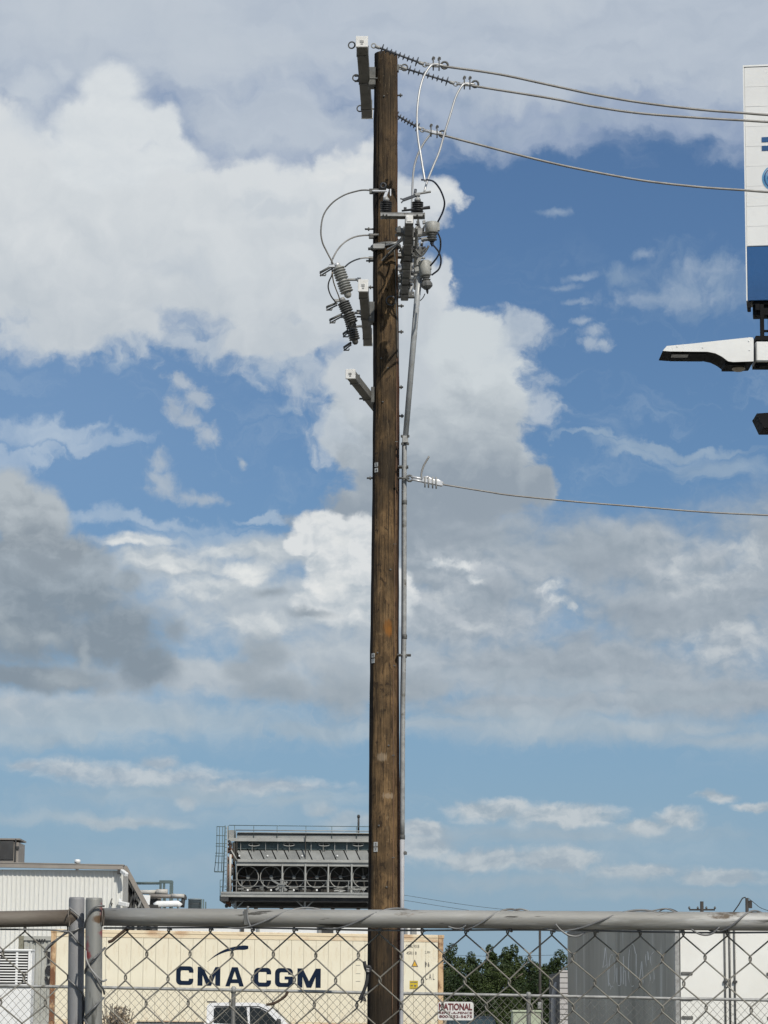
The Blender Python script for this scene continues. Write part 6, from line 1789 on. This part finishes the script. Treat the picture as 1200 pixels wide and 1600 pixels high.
mb = MB(); mb.tube([V(tx(334), YT - .005, tz(1572.5)), V(tx(405), YT - .005, tz(1572.5)), V(tx(421), YT - .005, tz(1580))], .012, 6); mb.build('window_trim', M_blackst, pt)
for sx_ in (380, 434):
    mb = MB(); mb.box(V(tx(sx_), YT - .14, 1.12), (.16, .04, .035), bev=.01); mb.build('door_handle', M_dark, pt)
mb = MB(); mb.box(V(xc0 + .1, YT + .8, zr + .015), (.25, .3, .04)); mb.build('brake_light', M_dark, pt)
mb = MB(); mb.box(V(tx(436), YT - .2, tz(1597)), (.12, .22, .2), bev=.03); mb.build('mirror', M_dark, pt)
for x_ in (xb0 + 1.1, tx(496)):
    for y_ in (YT - .02, YT + 1.55):
        mb = MB(); mb.lathe(V(x_, y_ - .12, .40), V(0, 1, 0), [(0, .28), (.02, .40), (.24, .40), (.26, .28)], 22); wh = mb.build('wheel', M_tyre, pt)
        mb = MB(); mb.lathe(V(x_, y_ - .14, .40), V(0, 1, 0), [(0, .22), (.03, .24)], 14); mb.build('rim', M_alu, wh)
mb = MB(); mb.box(V(tx(529), YT + .85, .62), (.12, 1.8, .25), bev=.03); mb.build('bumper', M_galvd, pt)
for y_ in (YT + .0, YT + 1.55):
    mb = MB(); mb.box(V(tx(524), y_ + .06, .95), (.12, .3, .18), bev=.03); mb.build('headlight', M_glass, pt)

# ================================================================== dark vehicle seen end-on beyond the sign
M_suv = mat('dark_blue_grey_paint', (.035, .05, .065), (.03, .042, .055), 1, rough=.25)
M_suvg = mat('sky_reflecting_glass', (.06, .09, .11), rough=.06)
YV = 86.0
sv = thing('parked_car', 'dark blue grey car roof beyond the maroon lettered fence sign', 'car', P(735, 1650, YV)); sv.location.z = 0; ORG[sv.name] = Vector(sv.location)
vx0, vx1 = P(690, 1600, YV).x, P(782, 1600, YV).x
vz = P(740, 1587.5, YV).z
w_ = (vx1 - vx0)
prof = [(0, .35), (0, .95), (.07, 1.05), (.16, vz - .1), (.25, vz), (w_ - .25, vz), (w_ - .16, vz - .1), (w_ - .07, 1.05), (w_, .95), (w_, .35)]
mb = MB(); mb.prism(prof, V(vx0, YV, 0), X1, ez, V(0, 3.9, 0)); mb.build('body', M_suv, sv)
mb = MB(); mb.prism([(.14, 1.06), (.24, vz - .09), (w_ - .24, vz - .09), (w_ - .14, 1.06)], V(vx0, YV - .02, 0), X1, ez, V(0, .03, 0)); mb.build('rear_window', M_suvg, sv)
for s_ in (.18, w_ - .18):
    mb = MB(); mb.tube([V(vx0 + s_ + (.12 if s_ < 1 else -.12), YV + .5, vz + .03), V(vx0 + s_ + (.12 if s_ < 1 else -.12), YV + 2.6, vz + .03)], .018, 6); mb.build('roof_rail', M_dark, sv)
    mb = MB(); mb.box(V(vx0 + s_, YV - .02, .85), (.22, .06, .2), bev=.02); mb.build('tail_light', M_maroon, sv)
    for y_ in (YV + .8, YV + 3.2):
        mb = MB(); mb.lathe(V(vx0 + s_ - .1, y_, .33), X1, [(0, .25), (.02, .33), (.18, .33), (.2, .25)], 18); mb.build('wheel', M_tyre, sv)
mb = MB(); mb.box(V(vx0 + w_ / 2, YV - .05, .55), (w_ - .1, .15, .22), bev=.04); mb.build('bumper', M_dark, sv)

# ================================================================== green utility cabinet
M_grn = mat('pale_green_cabinet', (.42, .46, .34), (.36, .40, .29), 1.5, rough=.6)
YG = 72.0
gb = thing('transformer_cabinet', 'pale green transformer cabinet behind the far fence post', 'cabinet', P(823, 1650, YG)); gb.location.z = 0; ORG[gb.name] = Vector(gb.location)
ga, gbx = P(801, 1590, YG).x, P(845, 1590, YG).x; gz = P(823, 1579.5, YG).z
bbox('housing', ga, gbx, YG, YG + .9, .12, gz - .04, M_grn, gb, .02)
bbox('lid', ga - .02, gbx + .02, YG - .03, YG + .93, gz - .04, gz + .02, M_grn, gb, .015)
bbox('plinth', ga - .06, gbx + .06, YG - .06, YG + .96, 0, .12, M_yard, gb)
bbox('door_handle', gbx - .2, gbx - .16, YG - .03, YG, .8, .95, M_dark, gb)
mt = thing('meter_box', 'small grey meter box on a post by the green cabinet', 'box', P(843, 1650, 74)); mt.location.z = 0; ORG[mt.name] = Vector(mt.location)
q = P(843, 1571, 74)
mb = MB(); mb.box(q, (.09, .1, .17), bev=.01); mb.build('box', M_galv, mt)
q2 = P(847, 1562, 74)
mb = MB(); mb.tube([V(q2.x, 74, 0), q2], .02, 8); mb.build('post', M_galvd, mt)

# ================================================================== distant poles and wires
M_dpole = mat('far_pole_wood', (.055, .05, .045), (.04, .036, .032), 2, rough=.9)
def far_pole(px, pyt, Y, r, label, arm=None):
    t = P(px, pyt, Y)
    p = thing('far_utility_pole', label, 'utility pole', V(t.x, Y, 0), 'distant utility poles beyond the yard')
    mb = MB(); mb.tube([V(t.x, Y, 0), t], r, 10, radii=[r * 1.3, r]); mb.build('shaft', M_dpole, p)
    if arm:
        (x0, x1, y_) = arm
        mb = MB(); mb.beam(P(x0, y_, Y), P(x1, y_, Y), .12, .12); mb.build('crossarm', M_dpole, p)
        for k in range(4):
            q = P(x0 + (x1 - x0) * k / 3, y_ - 1, Y); mb = MB(); mb.lathe(q, ez, [(0, .05), (.08, .09), (.14, .06), (.2, .03)], 8); mb.build('insulator', M_gpoly2, p)
    return p
far_pole(843.5, 1380 + 60, 120, .05, 'thin dark pole rising from the trees beside the grey trailer')
fp1 = far_pole(1096.5, 1408.5, 210, .13, 'distant pole with a wide crossarm above the gate rail', (1077, 1117, 1421.5))
fp2 = far_pole(1167, 1403, 190, .11, 'distant pole with one short bracket, closest to the picture edge')
q = P(1172.5, 1413, 190); mb = MB(); mb.box(q, (.2, .2, .5)); mb.build('transformer', M_dpole, fp2)
mb = MB(); mb.beam(P(1166, 1417, 190), P(1174, 1416, 190), .1, .1); mb.build('bracket', M_dpole, fp2)
def farwire(pix, Y, label, r=.02):
    return cable('distant_wire', [P(x, y, Y) for x, y in pix], r, M_dark, (label, 'wire', 'distant wires in the sky'), 6, 4)
farwire([(1020, 1432), (1036, 1421), (1050, 1421), (1066, 1429)], 180, 'short arched wire by the wide crossarm pole', .035)
farwire([(1144, 1428), (1154, 1414), (1160, 1404), (1165, 1402)], 190, 'wire climbing to the short bracket pole', .04)
farwire([(1170, 1404), (1180, 1412), (1192, 1420), (1230, 1432)], 190, 'wire falling away past the short bracket pole', .02)
farwire([(520, 1380), (640, 1400), (760, 1418), (900, 1430)], 190, 'faint upper wire sloping across the low sky', .012)
farwire([(520, 1388), (640, 1408), (760, 1426), (900, 1440)], 190, 'faint lower wire sloping across the low sky', .012)
farwire([(660, 1490), (760, 1494), (880, 1492), (960, 1490)], 150, 'faint wire just above the tree tops', .010)

# ================================================================== trees and the dry bush
def leaf_mesh(name, clumps, n, size, seed, flat_=.0):
    rg = np.random.default_rng(seed)
    cl = np.array([c[:3] for c in clumps]); rad = np.array([c[3:6] for c in clumps]); wt = np.array([c[3] * c[4] * c[5] for c in clumps]); wt /= wt.sum()
    idx = rg.choice(len(clumps), n, p=wt)
    d = rg.normal(size=(n, 3)); d /= np.linalg.norm(d, axis=1)[:, None]
    rr = rg.uniform(.35, 1, n) ** .45
    pos = cl[idx] + d * rad[idx] * rr[:, None]
    nr = d + rg.normal(size=(n, 3)) * .7; nr /= np.linalg.norm(nr, axis=1)[:, None]
    t = np.cross(nr, rg.normal(size=(n, 3))); t /= np.linalg.norm(t, axis=1)[:, None]
    b = np.cross(nr, t)
    s = rg.uniform(.6, 1.3, n)[:, None] * size
    v = np.stack([pos - t * s, pos - b * s * .45, pos + t * s, pos + b * s * .45], 1).reshape(-1, 3)
    f = np.arange(n * 4).reshape(n, 4)
    return v, f
def leaf_obj(name, v, f, m, par):
    org = ORG[par.name]
    me = bpy.data.meshes.new(name)
    me.vertices.add(len(v)); me.vertices.foreach_set('co', (v - np.array(org)).astype(np.float32).ravel())
    me.loops.add(f.size); me.loops.foreach_set('vertex_index', f.astype(np.int32).ravel())
    me.polygons.add(len(f)); me.polygons.foreach_set('loop_start', np.arange(0, f.size, f.shape[1], dtype=np.int32))
    me.update(calc_edges=True); me.validate()
    me.materials.append(m)
    o = bpy.data.objects.new(name, me); COL.objects.link(o); o.parent = par; ORG[o.name] = org
    return o
def leafmat(name, c1, c2, sc=.9):
    return mat(name, c1, c2, sc, rough=.6, lo=.4, hi=.6, detail=8, spec=.3)
M_lf1 = leafmat('dark_green_leaves', (.015, .030, .008), (.042, .062, .015))
M_lf2 = leafmat('olive_green_leaves', (.050, .070, .017), (.022, .038, .010))
M_bark = mat('grey_brown_bark', (.12, .10, .08), rough=.9)
def tree(px, pyt, Y, w, label, seed, m):
    rg = random.Random(seed)
    t = P(px, pyt, Y); H = t.z
    T_ = thing('leafy_tree', label, 'tree', V(t.x, Y, 0), 'dark trees beyond the yard')
    mb = MB(); mb.tube(smooth([V(t.x, Y, 0), V(t.x + rg.uniform(-.1, .1), Y, H * .4), V(t.x + rg.uniform(-.1, .1), Y, H * .8)], 4), .12, 8, radii=[.14 - .09 * k / 8 for k in range(9)])
    for k in range(6):
        z = H * rg.uniform(.2, .7); a = rg.uniform(0, 6.28)
        mb.tube([V(t.x, Y, z), V(t.x + math.cos(a) * w * .7, Y + math.sin(a) * w * .7, z + H * .16)], .03, 5)
    mb.build('trunk', M_bark, T_)
    cl = []
    for k in range(34):
        f_ = (k + .5) / 34
        z = H * (.06 + .86 * f_)
        rw = w * 1.25 * (1.0 - .55 * f_ ** 1.9) * rg.uniform(.5, .9)
        a = rg.uniform(0, 6.28)
        s_ = w * (.62 - .32 * f_)
        cl.append((t.x + math.cos(a) * rw * .75, Y + math.sin(a) * rw * .75, z, s_, s_, s_ * rg.uniform(.8, 1.2)))
    cl.append((t.x, Y, H - .2, w * .3, w * .3, .3))
    v, f = leaf_mesh('c', cl, 26000, .060, seed)
    leaf_obj('crown', v, f, m, T_)
for k, (px, pyt, Y, w, lab, m) in enumerate((
        (706, 1476, 134, 1.0, 'tall rounded dark tree right against the container end', M_lf1),
        (736, 1490, 136, .8, 'low dip between the two tallest tree tops, a shorter olive tree', M_lf2),
        (765, 1478, 135, .7, 'narrow pointed tree second from the container end', M_lf1),
        (790, 1482, 138, .7, 'narrow tree with a ragged top left of the twin headed tree', M_lf1),
        (803, 1478, 133, .75, 'twin headed dark tree left of the thin dark pole', M_lf1),
        (826, 1497, 135, .9, 'shorter spreading olive tree at the foot of the thin dark pole', M_lf2),
        (852, 1508, 137, .7, 'lowest olive tree just right of the thin dark pole', M_lf2),
        (874, 1486, 134, .9, 'pointed olive tree half hidden by the grey trailer', M_lf2),
        (672, 1500, 138, 1.0, 'dark tree mostly hidden behind the rusty container end', M_lf1),
        (722, 1503, 128, 1.3, 'low dark shrubby tree in front, beside the container', M_lf1),
        (782, 1500, 127, 1.4, 'low broad shrubby tree in front of the pointed trees', M_lf2),
        (842, 1510, 128, 1.3, 'low broad shrubby tree in front, by the grey trailer', M_lf1))):
    tree(px, pyt, Y, w, lab, 20 + k, m)
M_dry = leafmat('dry_tan_twigs', (.42, .34, .24), (.20, .15, .10), 6)
bsh = thing('dry_bush', 'dry tan bush beside the near gate post', 'bush', P(182, 1650, 76)); bsh.location.z = 0; ORG[bsh.name] = Vector(bsh.location)
bc = P(181, 1600, 76)
cl = [(bc.x + dx, 76 + dy, z, .26, .26, .24) for dx, dy, z in ((0, 0, 1.4), (-.25, .1, 1.3), (.25, 0, 1.25), (.1, .2, 1.55), (-.1, -.1, 1.0), (.35, .1, 1.0), (-.35, 0, .9), (0, 0, .5))]
v, f = leaf_mesh('c', cl, 1500, .05, 91)
leaf_obj('foliage', v, f, M_dry, bsh)
mb = MB(); rg = random.Random(6)
for k in range(40):
    a = rg.uniform(0, 6.28); r_ = rg.uniform(.1, .5)
    mb.tube(smooth([V(bc.x, 76, 0), V(bc.x + math.cos(a) * r_ * .5, 76 + math.sin(a) * r_ * .5, .8), V(bc.x + math.cos(a) * r_, 76 + math.sin(a) * r_, rg.uniform(1.2, 1.85))], 3), .012, 4)
mb.build('twigs', M_bark, bsh, kind='stuff')
